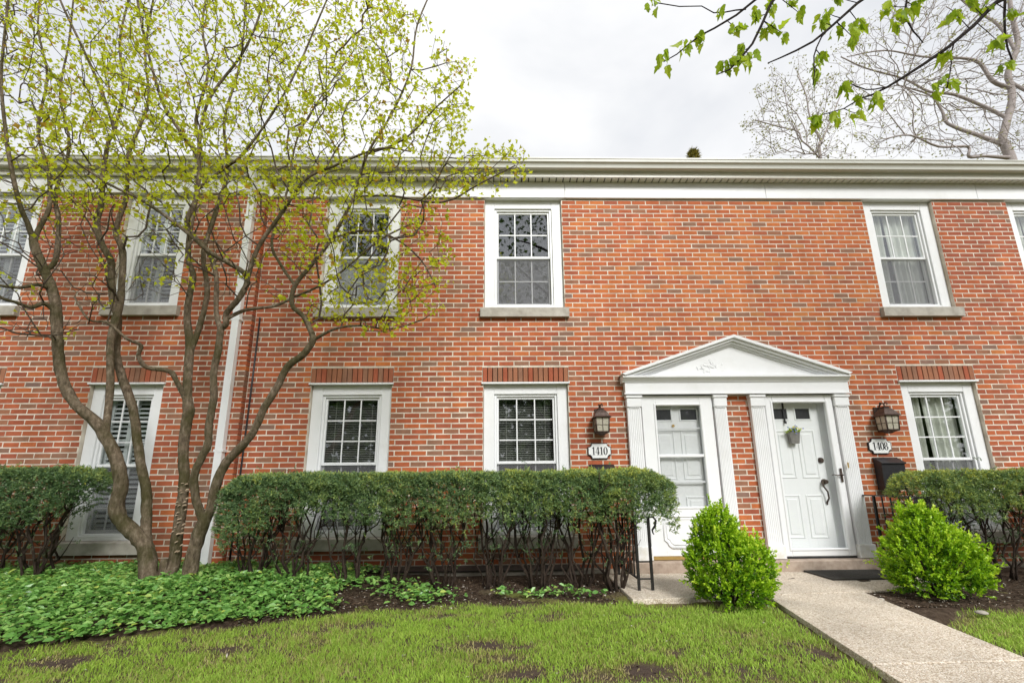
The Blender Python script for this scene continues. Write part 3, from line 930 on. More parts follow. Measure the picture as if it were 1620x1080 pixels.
def raking(xe, ze):
    """raking cornice from the eave end (xe,ze) up to the apex: three stacked mouldings"""
    L = math.hypot(AX - xe, AZ - ze)
    s = (AZ - ze) / abs(AX - xe)
    sg = 1 if AX > xe else -1
    k = math.sqrt(1 + s * s)
    m = MB()
    for (t0, t1, yo) in ((0.0, 0.036, -0.185), (0.0365, 0.068, -0.150), (0.0685, 0.095, -0.115), (0.0955, 0.115, -0.085)):
        za0, za1 = ze - t0 * k, ze - t1 * k
        zb0, zb1 = AZ - t0 * k, AZ - t1 * k
        # clip the lower end on the cornice top
        def xat(z0): return xe + sg * max(0.0, (2.434 - z0) / s)
        x0, x1 = xat(za0), xat(za1)
        m.prism_xz([(x0, max(za0, 2.434)), (AX, zb0), (AX, zb1), (x1, max(za1, 2.434))], yo, -0.004)
    return m.build('raking_cornice', M['white'], house)
raking(1.54, 2.458)
raking(4.55, 2.458)

def pilaster(x0, x1, zb=0.17):
    p = MB().box(x0 + 0.012, x1 - 0.012, -0.062, -0.003, zb + 0.16, 2.19).build('pilaster', M['white'], house)
    n = 6
    w = (x1 - x0 - 0.06)
    m = MB()
    for i in range(n + 1):
        xx = x0 + 0.03 + w * i / n
        m.bevbox(xx - 0.007, xx + 0.007, -0.0665, -0.060, zb + 0.17, 2.02, 0.003)
    m.build('fluting', M['white'], p)
    c = MB()
    c.bevbox(x0 + 0.004, x1 - 0.004, -0.080, -0.003, 2.035, 2.150, 0.006)
    c.bevbox(x0 - 0.006, x1 + 0.006, -0.092, -0.003, 2.152, 2.190, 0.006)
    for i in range(n):
        xx = x0 + 0.03 + w * (i + 0.5) / n
        c.box(xx - 0.007, xx + 0.007, -0.078, -0.062, 2.022, 2.033)
    c.build('capital', M['white'], p)
    MB().bevbox(x0 - 0.004, x1 + 0.004, -0.094, -0.003, zb + 0.002, zb + 0.158, 0.006).build('plinth_block', M['plinth'], p)
for a, b in ((1.60, 1.80), (2.735, 2.915), (3.215, 3.415), (4.325, 4.525)):
    pilaster(a, b)

# stone step under both doors
MB().bevbox(1.52, 4.62, -0.19, 0.10, 0.012, 0.168, 0.008).build('doorstep', M['stepstone'], house)

def panel_door(x0, x1, z0, z1, y):
    """six panel steel door, two small lights on top; returns the slab part"""
    d = MB().box(x0, x1, y, y + 0.045, z0, z1).build('door', M['door'], house)
    W, H = x1 - x0, z1 - z0
    cols = [(0.13, 0.45), (0.55, 0.87)]
    for c0, c1 in cols:
        for r0, r1 in ((0.10, 0.37), (0.475, 0.79)):
            a, b, c, e = x0 + W * c0, x0 + W * c1, z0 + H * r0, z0 + H * r1
            frame_mb(a, b, c, e, y - 0.010, y + 0.001, 0.022, 0.022, 0.022, 0.022, 0.007).build('panel_moulding', M['door'], d)
            MB().bevbox(a + 0.05, b - 0.05, y - 0.008, y + 0.001, c + 0.05, e - 0.05, 0.007).build('panel', M['door'], d)
        a, b = x0 + W * (c0 + 0.03), x0 + W * (c1 - 0.03)
        frame_mb(a - 0.02, b + 0.02, z0 + H * 0.855, z0 + H * 0.945, y - 0.010, y + 0.001, 0.02, 0.02, 0.02, 0.02, 0.005).build('light_frame', M['door'], d)
        MB().box(a, b, y - 0.004, y - 0.002, z0 + H * 0.865, z0 + H * 0.935).build('door_light', M['black'], d)
    return d

# left entrance
dA, dB = DOORS[0]
in1 = panel_door(dA + 0.06, dB - 0.06, 0.19, 2.14, 0.035)
MB().disc_y((dA + 0.42, 1.80), 0.018, 0.020, 0.0349, 14).build('peephole', M['brass'], in1)
frame_mb(dA, dB, 0.17, 2.195, 0.0, 0.15, 0.055, 0.055, 0.018, 0.05).build('door_frame', M['white'], house)
gx0, gx1, gz0, gz1 = dA + 0.185, dB - 0.17, 0.79, 2.055
st = MB()
st.bevbox(dA + 0.004, gx0, -0.045, -0.005, 0.215, 2.185, 0.004)
st.bevbox(gx1, dB - 0.004, -0.045, -0.005, 0.215, 2.185, 0.004)
st.bevbox(gx0, gx1, -0.044, -0.005, gz1, 2.185, 0.004)
st.bevbox(gx0, gx1, -0.044, -0.005, 0.215, gz0, 0.004)
st1 = st.build('storm_door', M['vinyl'], house)
frame_mb(gx0 - 0.028, gx1 + 0.028, gz0 - 0.028, gz1 + 0.028, -0.056, -0.0455, 0.028, 0.028, 0.028, 0.028, 0.008).build('glazing_bead', M['vinyl'], st1)
MB().bevbox(gx0, gx1, -0.040, -0.012, 1.395, 1.430, 0.004).build('meeting_rail', M['vinyl'], st1)
MB().bevbox(gx0, gx1, -0.018, -0.008, 1.755, 1.772, 0.003).build('meeting_rail', M['vinyl'], st1)
MB().bevbox(gx0, gx1, -0.018, -0.008, 1.075, 1.098, 0.003).build('meeting_rail', M['vinyl'], st1)
MB().box(gx0, gx1, -0.026, -0.022, 1.432, gz1).build('pane', M['stormglass'], st1)
MB().box(gx0, gx1, -0.030, -0.026, gz0, 1.393).build('pane', M['stormglass'], st1)
MB().box(dA + 0.01, dB - 0.01, -0.050, -0.008, 0.175, 0.214).build('door_sweep', M['brass'], st1)
# moulded outline with clipped corners on the kick panel
def outline(x0, x1, z0, z1, c, y, r):
    pts = [(x0 + c, z0), (x1 - c, z0), (x1 - c * .55, z0 + c * .35), (x1 - c * .4, z0 + c * .75), (x1, z0 + c), (x1, z1 - c), (x1 - c * .4, z1 - c * .75), (x1 - c * .55, z1 - c * .35), (x1 - c, z1),
           (x0 + c, z1), (x0 + c * .55, z1 - c * .35), (x0 + c * .4, z1 - c * .75), (x0, z1 - c), (x0, z0 + c), (x0 + c * .4, z0 + c * .75), (x0 + c * .55, z0 + c * .35)]
    m = MB()
    P3 = [(x, y, z) for x, z in pts] + [(pts[0][0], y, pts[0][1])]
    m.tube(P3, r, 8)
    return m
outline(dA + 0.17, dB - 0.17, 0.31, 0.68, 0.09, -0.045, 0.014).build('kick_panel_moulding', M['vinyl'], st1)
outline(dA + 0.205, dB - 0.205, 0.345, 0.645, 0.08, -0.045, 0.007).build('kick_panel_moulding', M['vinyl'], st1)
hd = MB().box(dA + 0.055, dA + 0.085, -0.062, -0.0455, 1.10, 1.25)
hd.build('latch_plate', M['vinyl'], st1)

# right entrance
dA, dB = DOORS[1]
in2 = panel_door(dA + 0.05, dB - 0.13, 0.19, 2.15, 0.085)
frame_mb(dA, dB, 0.17, 2.195, 0.0, 0.15, 0.045, 0.045, 0.018, 0.04).build('door_frame', M['white'], house)
MB().box(dB - 0.128, dB - 0.046, 0.078, 0.14, 0.19, 2.15).build('door_frame', M['white'], house)
gx0, gx1, gz0, gz1 = dA + 0.10, dB - 0.10, 0.285, 2.085
st2 = frame_mb(dA + 0.003, dB - 0.003, 0.192, 2.188, -0.045, -0.004, 0.097, 0.097, 0.093, 0.10, 0.008).build('storm_door', M['vinyl'], house)
frame_mb(gx0 - 0.03, gx1 + 0.03, gz0 - 0.03, gz1 + 0.03, -0.055, -0.0455, 0.030, 0.030, 0.030, 0.030, 0.008).build('glazing_bead', M['vinyl'], st2)
MB().box(gx0, gx1, -0.026, -0.021, gz0, gz1).build('pane', M['clearglass'], st2)
MB().box(dA + 0.01, dB - 0.01, -0.047, -0.01, 0.172, 0.186).build('door_sweep', M['black'], st2)
# storm handle: back plate with a curved lever
hx, hz = dB - 0.045, 1.155
MB().bevbox(hx - 0.014, hx + 0.014, -0.062, -0.0555, hz - 0.085, hz + 0.085, 0.004).build('handle_plate', M['bronze'], st2)
MB().tube([(hx, -0.06, hz), (hx, -0.09, hz), (hx - 0.03, -0.098, hz + 0.008), (hx - 0.08, -0.098, hz - 0.006), (hx - 0.12, -0.096, hz + 0.006), (hx - 0.15, -0.094, hz + 0.002)],
          [0.008, 0.008, 0.008, 0.007, 0.006, 0.005], 8).build('handle_lever', M['bronze'], st2)
MB().bevbox(dB + 0.02, dB + 0.04, -0.100, -0.0955, 1.24, 1.31, 0.002).build('strike_plate', M['brass'], house)
# dead bolt and grip set on the inner door
kx = dB - 0.19
MB().disc_y((kx, 1.345), 0.036, 0.068, 0.0849, 20).disc_y((kx, 1.345), 0.022, 0.055, 0.0679, 16).build('dead_bolt', M['bronze'], in2)
MB().disc_y((kx, 1.075), 0.034, 0.066, 0.0849, 20).disc_y((kx, 1.075), 0.026, 0.030, 0.0659, 16).build('door_knob', M['bronze'], in2)
MB().tube([(kx - 0.005, 0.076, 1.10), (kx - 0.035, 0.055, 1.08), (kx - 0.045, 0.035, 1.02), (kx - 0.005, 0.03, 0.95), (kx + 0.002, 0.035, 0.87), (kx - 0.006, 0.07, 0.82), (kx, 0.078, 0.79)],
          [0.012, 0.011, 0.010, 0.010, 0.010, 0.012, 0.008], 8).build('grip_handle', M['bronze'], in2)
# over-door hanger strap and the little flower pot
hgx = 3.725
MB().box(hgx - 0.011, hgx + 0.011, 0.066, 0.0725, 1.83, 2.145).tube([(hgx, 0.07, 1.84), (hgx, 0.045, 1.825), (hgx, 0.042, 1.85)], 0.008, 6).build('door_hanger', M['black'], in2)
pot = empty('flower_pot', (3.79, 0.03, 1.55))
tag(pot, 'small grey hanging pot of blue and yellow flowers on the right door', 'flower pot')
pm = MB()
pc = (3.79, 0.035)
pv = []
for (hw, hy, z) in ((0.050, 0.028, 1.56), (0.072, 0.036, 1.71), (0.064, 0.029, 1.712), (0.055, 0.024, 1.66)):
    pv += [(pc[0] - hw, pc[1] - hy, z), (pc[0] + hw, pc[1] - hy, z), (pc[0] + hw, pc[1] + hy, z), (pc[0] - hw, pc[1] + hy, z)]
pf = [(3, 2, 1, 0), (12, 13, 14, 15)]
for a in (0, 4, 8):
    for i in range(4):
        j = (i + 1) % 4
        pf.append((a + i, a + j, a + 4 + j, a + 4 + i))
pm.add(pv, pf).build('pot', M['pot'], pot)

# generic leaf clouds -------------------------------------------------------------
def unit(v): return v / (np.linalg.norm(v, axis=-1, keepdims=True) + 1e-9)
def diamond_leaves(P, D, L, W, tone, fold=0.25, up=None, name='foliage', mat=None, parent=None, droop=0.0):
    """one folded leaf (2 quads) for each row: base P, direction D, length L, width W"""
    n = len(P)
    D = unit(D)
    R = RNG.normal(size=(n, 3)) if up is None else up + 0.35 * RNG.normal(size=(n, 3))
    S = unit(np.cross(D, R)); N = np.cross(S, D)
    L = np.asarray(L).reshape(-1, 1) * np.ones((n, 1)); W = np.asarray(W).reshape(-1, 1) * np.ones((n, 1))
    tip = P + D * L - N * droop * L
    mid = P + D * L * 0.48
    a = mid + S * W * 0.5 + N * W * fold
    b = mid - S * W * 0.5 + N * W * fold
    V = np.stack([P, a, tip, b], 1).reshape(-1, 3)
    i = np.arange(n)[:, None] * 4
    Fc = np.concatenate([i + np.array([[0, 1, 2]]), i + np.array([[0, 2, 3]])], 1).reshape(-1, 3)
    return np_mesh(name, V, Fc, mat, parent, tone=np.repeat(tone, 2))
# flowers
n = 120
c = np.array([3.79, 0.02, 1.715]) + RNG.normal(size=(n, 3)) * np.array([0.035, 0.015, 0.012])
d = RNG.normal(size=(n, 3)) * np.array([1, 0.6, 0.5]) + np.array([0, -0.4, 0.7])
diamond_leaves(c, d, RNG.uniform(0.03, 0.07, n), 0.012, RNG.uniform(0.2, 1, n), name='foliage', mat=M['overleaf'], parent=pot)
M['flower'] = mat_leaf('flower_petal', [(0.0, (0.15, 0.20, 0.55)), (0.6, (0.30, 0.35, 0.7)), (0.7, (0.75, 0.65, 0.1)), (1.0, (0.8, 0.75, 0.3))], 0.5, 0.2)
fm_v, fm_f, fm_t = [], [], []
for i in range(26):
    c = np.array([3.79 + random.gauss(0, 0.045), 0.0 + random.gauss(0, 0.015), 1.75 + random.gauss(0, 0.02)])
    t = random.random()
    for k in range(5):
        a = 2 * math.pi * k / 5
        b0 = len(fm_v)
        r = 0.011
        fm_v += [tuple(c), tuple(c + np.array([math.cos(a - 0.5) * r, -0.004, math.sin(a - 0.5) * r])), tuple(c + np.array([math.cos(a + 0.5) * r, -0.004, math.sin(a + 0.5) * r]))]
        fm_f.append((b0, b0 + 1, b0 + 2)); fm_t.append(t)
np_mesh('blossom', np.array(fm_v), np.array(fm_f), M['flower'], pot, tone=fm_t)

# ------------------------------------------------------------------ wall lanterns
def lantern(cx, label):
    root = empty('wall_lantern', (cx, -0.004, 1.68))
    tag(root, label, 'lantern', 'bronze wall lanterns beside the doors')
    y = -0.125
    MB().bevbox(cx - 0.055, cx + 0.055, -0.026, -0.006, 1.80, 2.02, 0.008).build('back_plate', M['bronze'], root)
    def frust(levels):
        m = MB(); vs_ = []
        for h, z in levels:
            vs_ += [(cx - h, y - h, z), (cx + h, y - h, z), (cx + h, y + h, z), (cx - h, y + h, z)]
        fs = [(3, 2, 1, 0)]
        k = len(levels)
        for a in range(k - 1):
            for i in range(4):
                j = (i + 1) % 4
                fs.append((a * 4 + i, a * 4 + j, a * 4 + 4 + j, a * 4 + 4 + i))
        fs.append(tuple(range(4 * k - 4, 4 * k)))
        return m.add(vs_, fs)
    frust([(0.108, 1.886), (0.110, 1.892), (0.092, 1.908), (0.070, 1.950), (0.048, 1.980), (0.032, 1.990), (0.032, 1.998), (0.04, 2.002), (0.040, 2.008), (0.012, 2.016)]).build('lantern_roof', M['bronze'], root)
    # glass panes, tapered a little to the bottom
    ht, hb, zt, zb = 0.084, 0.074, 1.884, 1.705
    for s in range(4):
        c_, s_ = [(1, 0), (0, 1), (-1, 0), (0, -1)][s]
        def pt(u, h, z):
            a, b = u * h, -h
            return (cx + a * c_ - b * s_, y + a * s_ + b * c_, z)
        m = MB().add([pt(-1, hb, zb), pt(1, hb, zb), pt(1, ht, zt), pt(-1, ht, zt)], [(0, 1, 2, 3)])
        m.build('pane', M['seedglass'], root)
        m = MB()
        for u in (-0.97, 0.0, 0.97):
            m.tube([pt(u, hb + 0.002, zb), pt(u, ht + 0.002, zt)], 0.0075 if u else 0.004, 6)
        zc = (zt + zb) / 2 - 0.0
        m.tube([pt(-1, (ht + hb) / 2 + 0.002, zc), pt(1, (ht + hb) / 2 + 0.002, zc)], 0.0035, 6)
        m.tube([pt(-1, hb + 0.003, zb + 0.004), pt(1, hb + 0.003, zb + 0.004)], 0.008, 6)
        m.build('glazing_bar', M['bronze'], root)
    frust([(0.020, 1.668), (0.03, 1.675), (0.05, 1.688), (0.076, 1.694), (0.078, 1.704)]).build('finial', M['bronze'], root)
    # scroll arm curling over the roof
    pts = [(cx, -0.02, 1.93), (cx, -0.030, 1.99), (cx, -0.05, 2.035), (cx, -0.085, 2.062), (cx, -0.118, 2.055), (cx, -0.128, 2.03), (cx, -0.125, 2.008)]
    m = MB().tube(pts, [0.010, 0.010, 0.010, 0.009, 0.009, 0.008, 0.008], 8)
    m.tube([(cx, -0.118, 2.05), (cx + 0.016, -0.14, 2.066), (cx + 0.022, -0.155, 2.05), (cx + 0.014, -0.15, 2.03)], [0.008, 0.008, 0.007, 0.006], 8)
    m.tube([(cx, -0.06, 2.04), (cx - 0.014, -0.08, 2.07), (cx - 0.02, -0.1, 2.066)], [0.008, 0.007, 0.006], 8)
    m.build('scroll_arm', M['bronze'], root)
lantern(1.25, 'bronze wall lantern between the blinded window and the half glazed door')
lantern(4.93, 'bronze wall lantern above the fully visible black mailbox')

# ------------------------------------------------------------------ number plaques
def ring(cx, cz, rx, rz, ix, iz, n=28):
    out = [(cx + rx * math.cos(2 * math.pi * k / n), cz + rz * math.sin(2 * math.pi * k / n)) for k in range(n)]
    inn = [(cx + ix * math.cos(2 * math.pi * k / n), cz + iz * math.sin(2 * math.pi * k / n)) for k in range(n)]
    return out, inn
def add_ring(m, cx, cz, rx, rz, ix, iz, y0, y1):
    out, inn = ring(cx, cz, rx, rz, ix, iz)
    n = len(out)
    vs_ = [(x, y0, z) for x, z in out] + [(x, y0, z) for x, z in inn] + [(x, y1, z) for x, z in out] + [(x, y1, z) for x, z in inn]
    fs = []
    for i in range(n):
        j = (i + 1) % n
        fs += [(i, j, n + j, n + i), (2 * n + i, 2 * n + j, j, i), (n + i, n + j, 3 * n + j, 3 * n + i)]
    m.add(vs_, fs)
def digit(m, ch, x, z, h, y0, y1):
    """serif digit, x is the middle, z the foot, h the height"""
    w = h * 0.26
    t = h * 0.15
    if ch == '1':
        m.box(x - t / 2, x + t / 2, y0, y1, z + h * 0.04, z + h)
        m.box(x - w * 0.75, x + w * 0.75, y0, y1, z, z + h * 0.04 - 0.0002)
        m.prism_xz([(x - t / 2 - 0.0002, z + h), (x - t / 2 - 0.0002, z + h * 0.88), (x - w * 0.8, z + h * 0.80), (x - w * 0.8, z + h * 0.85)], y0, y1)
    elif ch == '4':
        xs = x + w * 0.30
        m.box(xs - t / 2, xs + t / 2, y0, y1, z + h * 0.04, z + h)
        m.box(xs - w * 0.7, xs + w * 0.6, y0, y1, z, z + h * 0.04 - 0.0002)
        m.box(x - w * 1.05, xs - t / 2 - 0.0002, y0, y1, z + h * 0.26, z + h * 0.32)
        m.box(xs + t / 2 + 0.0002, x + w * 1.15, y0, y1, z + h * 0.26, z + h * 0.32)
        m.prism_xz([(x - w * 1.05, z + h * 0.3205), (x - w * 0.82, z + h * 0.3205), (xs - t / 2 - 0.0002, z + h * 0.92), (xs - t / 2 - 0.0002, z + h)], y0, y1)
    elif ch == '0':
        add_ring(m, x, z + h / 2, w * 1.05, h * 0.515, w * 0.45, h * 0.47, y0, y1)
    elif ch == '8':
        add_ring(m, x, z + h * 0.755, w * 0.86, h * 0.255, w * 0.42, h * 0.215, y0, y1)
        add_ring(m, x, z + h * 0.262, w * 1.02, h * 0.275, w * 0.48, h * 0.232, y0 - 0.0003, y1)
def plaque(cx, cz, text, label):
    root = empty('house_number_plaque', (cx, -0.003, cz - 0.095))
    tag(root, label, 'house number', 'house number plaques by the doors')
    def shape(w, h, r):
        pts = []
        for sx, sz, a0 in ((1, 1, 270), (-1, 1, 0), (-1, -1, 90), (1, -1, 180)):
            for k in range(7):
                a = math.radians(a0 - 90 * k / 6) if False else math.radians(a0 - 15 * k)
                pts.append((cx + sx * w + r * math.cos(a), cz + sz * h + r * math.sin(a)))
        return pts
    MB().prism_xz(shape(0.150, 0.100, 0.050), -0.020, -0.005).build('plaque_border', M['black'], root)
    MB().prism_xz(shape(0.139, 0.089, 0.046), -0.025, -0.0205).build('plaque_face', M['plaque'], root)
    h = 0.098
    pitch = 0.050
    for i, ch in enumerate(text):
        m = MB()
        digit(m, ch, cx + (i - 1.5) * pitch, cz - h / 2, h, -0.0275, -0.0252)
        m.build('numeral', M['black'], root)
plaque(1.232, 1.482, '1410', 'white scalloped plaque reading 1410 just above the long hedge')
plaque(4.865, 1.515, '1408', 'white scalloped plaque reading 1408 above the fully visible black mailbox')

# ------------------------------------------------------------------ mailboxes
def mailbox(cx, zt, label):
    root = empty('mailbox', (cx, -0.004, zt - 0.42))
    tag(root, label, 'mailbox', 'black wall mailboxes by the doors')
    w = 0.148
    z0 = zt - 0.40
    MB().prism_yz([(-0.006, z0), (-0.10, z0), (-0.118, z0 + 0.015), (-0.128, zt - 0.085), (-0.006, zt - 0.012)], cx - w, cx + w).build('box', M['black'], root)
    MB().prism_yz([(-0.006, zt - 0.010), (-0.140, zt - 0.088), (-0.146, zt - 0.082), (-0.146, zt - 0.070), (-0.02, zt), (-0.006, zt)], cx - w - 0.008, cx + w + 0.008).build('lid', M['black'], root)
    m = MB()
    for s in (-1, 1):
        m = MB()
        m.tube([(cx + s * 0.09, -0.05, z0), (cx + s * 0.09, -0.06, z0 - 0.03), (cx + s * 0.09, -0.10, z0 - 0.035), (cx + s * 0.09, -0.115, z0 - 0.012)], 0.005, 6)
        m.build('paper_hook', M['black'], root)
mailbox(1.245, 1.315, 'black wall mailbox below the 1410 plaque, mostly hidden by the hedge')
mailbox(4.90, 1.37, 'black wall mailbox with sloped lid below the 1408 plaque')

# ------------------------------------------------------------------ doormat
dm = empty('doormat', (3.95, -0.45, 0.05))
tag(dm, 'black rubber doormat on the landing before the right door', 'doormat')
dmx0, dmx1, dmy0, dmy1 = 3.52, 4.38, -0.70, -0.215
MB().box(dmx0, dmx1, dmy0, dmy1, 0.051, 0.062).build('mat_base', M['mat'], dm)
m = MB()
for i in range(34):
    x = dmx0 + 0.03 + i * (dmx1 - dmx0 - 0.06) / 33
    m.box(x - 0.006, x + 0.006, dmy0 + 0.03, dmy1 - 0.03, 0.0622, 0.068)
m.build('mat_ribs', M['mat'], dm)
frame_v = MB()
frame_v.box(dmx0, dmx1, dmy0, dmy0 + 0.022, 0.0623, 0.069).box(dmx0, dmx1, dmy1 - 0.022, dmy1, 0.0623, 0.069)
frame_v.box(dmx0, dmx0 + 0.018, dmy0 + 0.0225, dmy1 - 0.0225, 0.0623, 0.069).box(dmx1 - 0.018, dmx1, dmy0 + 0.0225, dmy1 - 0.0225, 0.0623, 0.069)
frame_v.build('mat_rim', M['mat'], dm)

# ------------------------------------------------------------------ iron railings
def railing(x, y_front, side, label, zt=0.86):
    root = empty('iron_railing', (x, y_front, 0.05))
    tag(root, label, 'railing', 'black iron railings flanking the landing')
    z0 = 0.051
    pw = 0.0125
    for dx in (0.0, side * 0.135):
        MB().box(x + dx - pw, x + dx + pw, y_front - pw, y_front + pw, z0, zt).build('post', M['iron'], root)
    MB().box(x - pw, x + pw, -0.235, -0.21, z0, zt).build('post', M['iron'], root)
    xa, xb = sorted((x, x + side * 0.135))
    for zc in (0.150, 0.31):
        MB().box(xa + pw, xb - pw, y_front - 0.007, y_front + 0.007, zc, zc + 0.013).build('cross_bar', M['iron'], root)
    m = MB().box(x - 0.009, x + 0.009, y_front + pw, -0.237, 0.150, 0.166)
    m.build('bottom_rail', M['iron'], root)
    m = MB().box(x - 0.016, x + 0.016, y_front - 0.03, -0.02, zt, zt + 0.014)
    m.box(xa - 0.016 if side < 0 else xa + 0.017, xb - 0.017 if side < 0 else xb + 0.016, y_front - 0.016, y_front + 0.016, zt, zt + 0.0135)
    m.build('handrail', M['iron'], root)
    nb = 6
    for i in range(1, nb):
        yy = y_front + (-0.222 - y_front) * i / nb
        MB().box(x - 0.006, x + 0.006, yy - 0.006, yy + 0.006, 0.166, zt).build('baluster', M['iron'], root)
    # leaf scroll at the newel
    xs = x + side * 0.135
    pts = [(xs, y_front - 0.02, zt + 0.007), (xs + side * 0.05, y_front - 0.02, zt + 0.005), (xs + side * 0.075, y_front - 0.02, zt - 0.03),
           (xs + side * 0.060, y_front - 0.02, zt - 0.085), (xs + side * 0.030, y_front - 0.02, zt - 0.12), (xs + side * 0.036, y_front - 0.02, zt - 0.15), (xs + side * 0.045, y_front - 0.02, zt - 0.165)]
    MB().tube(pts, [0.008, 0.010, 0.011, 0.012, 0.010, 0.007, 0.004], 8).build('scroll', M['iron'], root)
railing(1.345, -1.02, 1, 'black iron railing beside the end of the long hedge', 0.74)
railing(4.50, -0.95, -1, 'black iron railing behind the right boxwood shrub', 0.90)

# ================================================================== VEGETATION
def sprigs(P, D, k, spread, L, W, tone, jit, along=0.06):
    """k small leaves around every sprig axis; returns arrays for diamond_leaves"""
    n = len(P)
    P2 = np.repeat(P, k, 0); D2 = unit(np.repeat(D, k, 0))
    t = np.tile(np.linspace(0, 1, k), n)[:, None]
    P2 = P2 + D2 * along * t
    d = unit(D2 + spread * RNG.normal(size=P2.shape))
    tt = np.clip(np.repeat(tone, k) + jit * RNG.normal(size=n * k) + 0.10 * (t[:, 0] - 0.5), 0, 1)
    LL = L * RNG.uniform(0.7, 1.25, n * k)
    return P2, d, LL, W * RNG.uniform(0.8, 1.2, n * k), tt

def hedge(x0, x1, yf, yb, ztop, label, low, nsprig, clusters, base_z, round_l, round_r):
    """clipped yew hedge: a dense flat-topped head of needles over bare crooked stems"""
    root = empty('yew_hedge', ((x0 + x1) / 2, (yf + yb) / 2, 0.0))
    tag(root, label, 'hedge', 'clipped yew hedges along the wall')
    yc, hy = (yf + yb) / 2, (yb - yf) / 2
    # ---- head
    def end_fac(x):
        e = np.ones_like(x)
        if round_l: e = np.minimum(e, np.sqrt(np.clip((x - x0) / 0.22, 0, 1)))
        if round_r: e = np.minimum(e, np.sqrt(np.clip((x1 - x) / 0.28, 0, 1)))
        return e
    n = nsprig
    X = RNG.uniform(x0, x1, n)
    s = RNG.uniform(0, 1, n)
    zl = low(X)                                     # lower limit of the dense head
    ef = end_fac(X)
    lump = 0.022 * vnoise(X, 0 * X, 3.2, 1) + 0.016 * vnoise(X, 0 * X, 9.0, 2)
    top = ztop(X) - (1 - ef) * 0.16
    # choose a face: 0 top, 1 front, 2 back, 3 inside
    face = RNG.choice(4, n, p=[0.30, 0.47, 0.08, 0.15])
    u = RNG.uniform(-1, 1, n)
    Z = np.where(face == 0, top, zl + (top - zl) * RNG.beta(1.3, 1.0, n))
    bul = 0.05 * vnoise(X, Z, 3.5, 4) + 0.045 * vnoise(X, Z * 1.3, 10.0, 5)
    hyx = hy * (0.55 + 0.45 * ef)
    rr = 1 - 0.35 * np.clip((Z - (top - 0.14)) / 0.14, 0, 1) ** 2 * 0.6
    Y = np.where(face == 0, yc + u * hyx * 0.93, np.where(face == 1, yc - hyx * rr, np.where(face == 2, yc + hyx * rr, yc + u * hyx * 0.8)))
    Y = Y + np.where(face == 1, -bul, np.where(face == 2, bul, 0))
    tb_ = vnoise(X, Y, 9.0, 6)
    Z = Z + np.where(face == 0, lump + 0.024 * tb_ - 0.05 * np.abs(u) ** 4, 0)
    depth = RNG.exponential(0.03, n)
    N = np.stack([0.25 * RNG.normal(size=n) + np.where(X > x1 - 0.2, 0.8 * round_r, 0) - np.where(X < x0 + 0.2, 0.8 * round_l, 0),
                  np.where(face == 0, u * 0.3, np.where(face == 1, -1.0, np.where(face == 2, 1.0, u))),
                  np.where(face == 0, 1.0, 0.35)], -1)
    N = unit(N + 0.45 * RNG.normal(size=(n, 3)))
    P = np.stack([X, Y, Z], -1) - unit(N) * depth[:, None] - N * 0.03
    # ragged underside: thin out towards the lower limit
    frac = (Z - zl) / (top - zl + 1e-6)
    keep = (face == 0) | (RNG.uniform(0, 1, n) < np.clip(0.12 + 1.9 * frac, 0, 1))
    hole = vnoise(X, Z, 4.6, 9) + 0.5 * vnoise(X, Z, 11, 10)
    keep &= (hole < 0.85) | (frac > 0.55)
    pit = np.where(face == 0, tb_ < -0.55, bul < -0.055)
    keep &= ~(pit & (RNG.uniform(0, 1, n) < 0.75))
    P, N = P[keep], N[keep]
    relief = np.where(face == 0, 0.10 * tb_, 2.2 * bul)[keep]  # darker tone in the pits: gap shade put into the needle colour
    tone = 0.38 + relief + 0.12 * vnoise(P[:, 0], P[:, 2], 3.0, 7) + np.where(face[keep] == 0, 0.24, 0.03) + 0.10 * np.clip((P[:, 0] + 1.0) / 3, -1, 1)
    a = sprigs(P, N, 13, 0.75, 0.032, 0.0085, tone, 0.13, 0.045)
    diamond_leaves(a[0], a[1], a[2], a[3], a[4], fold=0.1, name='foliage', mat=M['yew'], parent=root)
    # ---- stems: one clump for each shrub in the row
    tips = []
    for ci, (cx, cyy) in enumerate(clusters):
        m = MB()
        zb = float(base_z(cx, cyy)) - 0.04
        ns = random.randint(8, 11)
        for i in range(ns):
            a = 2 * math.pi * (i + random.random()) / ns
            b = np.array([cx + 0.07 * math.cos(a), cyy + 0.06 * math.sin(a), zb])
            reach = random.uniform(0.12, 0.36)
            e = np.array([cx + reach * math.cos(a) * 1.15, np.clip(cyy + reach * math.sin(a), yf + 0.1, yb - 0.08), random.uniform(0.72, 0.95) * float(ztop(np.array([cx]))[0])])
            pts = []
            k = 7
            for j in range(k + 1):
                t = j / k
                p = b + (e - b) * np.array([t ** 0.8, t ** 0.8, t])
                if 0 < j < k: p = p + np.array([random.gauss(0, 0.028), random.gauss(0, 0.028), random.gauss(0, 0.015)])
                pts.append(p)
            r0 = random.uniform(0.009, 0.019)
            m.tube(pts, [r0 * (1 - 0.55 * j / k) for j in range(k + 1)], 6, wob=0.12)
            for q in range(4):
                j = random.randint(2, k - 1)
                st = pts[j]
                en = st + np.array([random.uniform(-0.2, 0.2), random.uniform(-0.15, 0.15), random.uniform(0.12, 0.3)])
                mid = (st + en) / 2 + np.array([random.gauss(0, 0.02), random.gauss(0, 0.02), -0.02])
                m.tube([st, mid, en], [r0 * 0.5, r0 * 0.38, r0 * 0.2], 5)
                tips.append((mid, en))
        m.build('stems', M['yewbark'], root)
    # ---- sparse sprays on the bare stems
    T = np.array([p for t in tips for p in t])
    idx = RNG.integers(0, len(T), len(T) * 3)
    P = T[idx] + RNG.normal(size=(len(idx), 3)) * 0.05
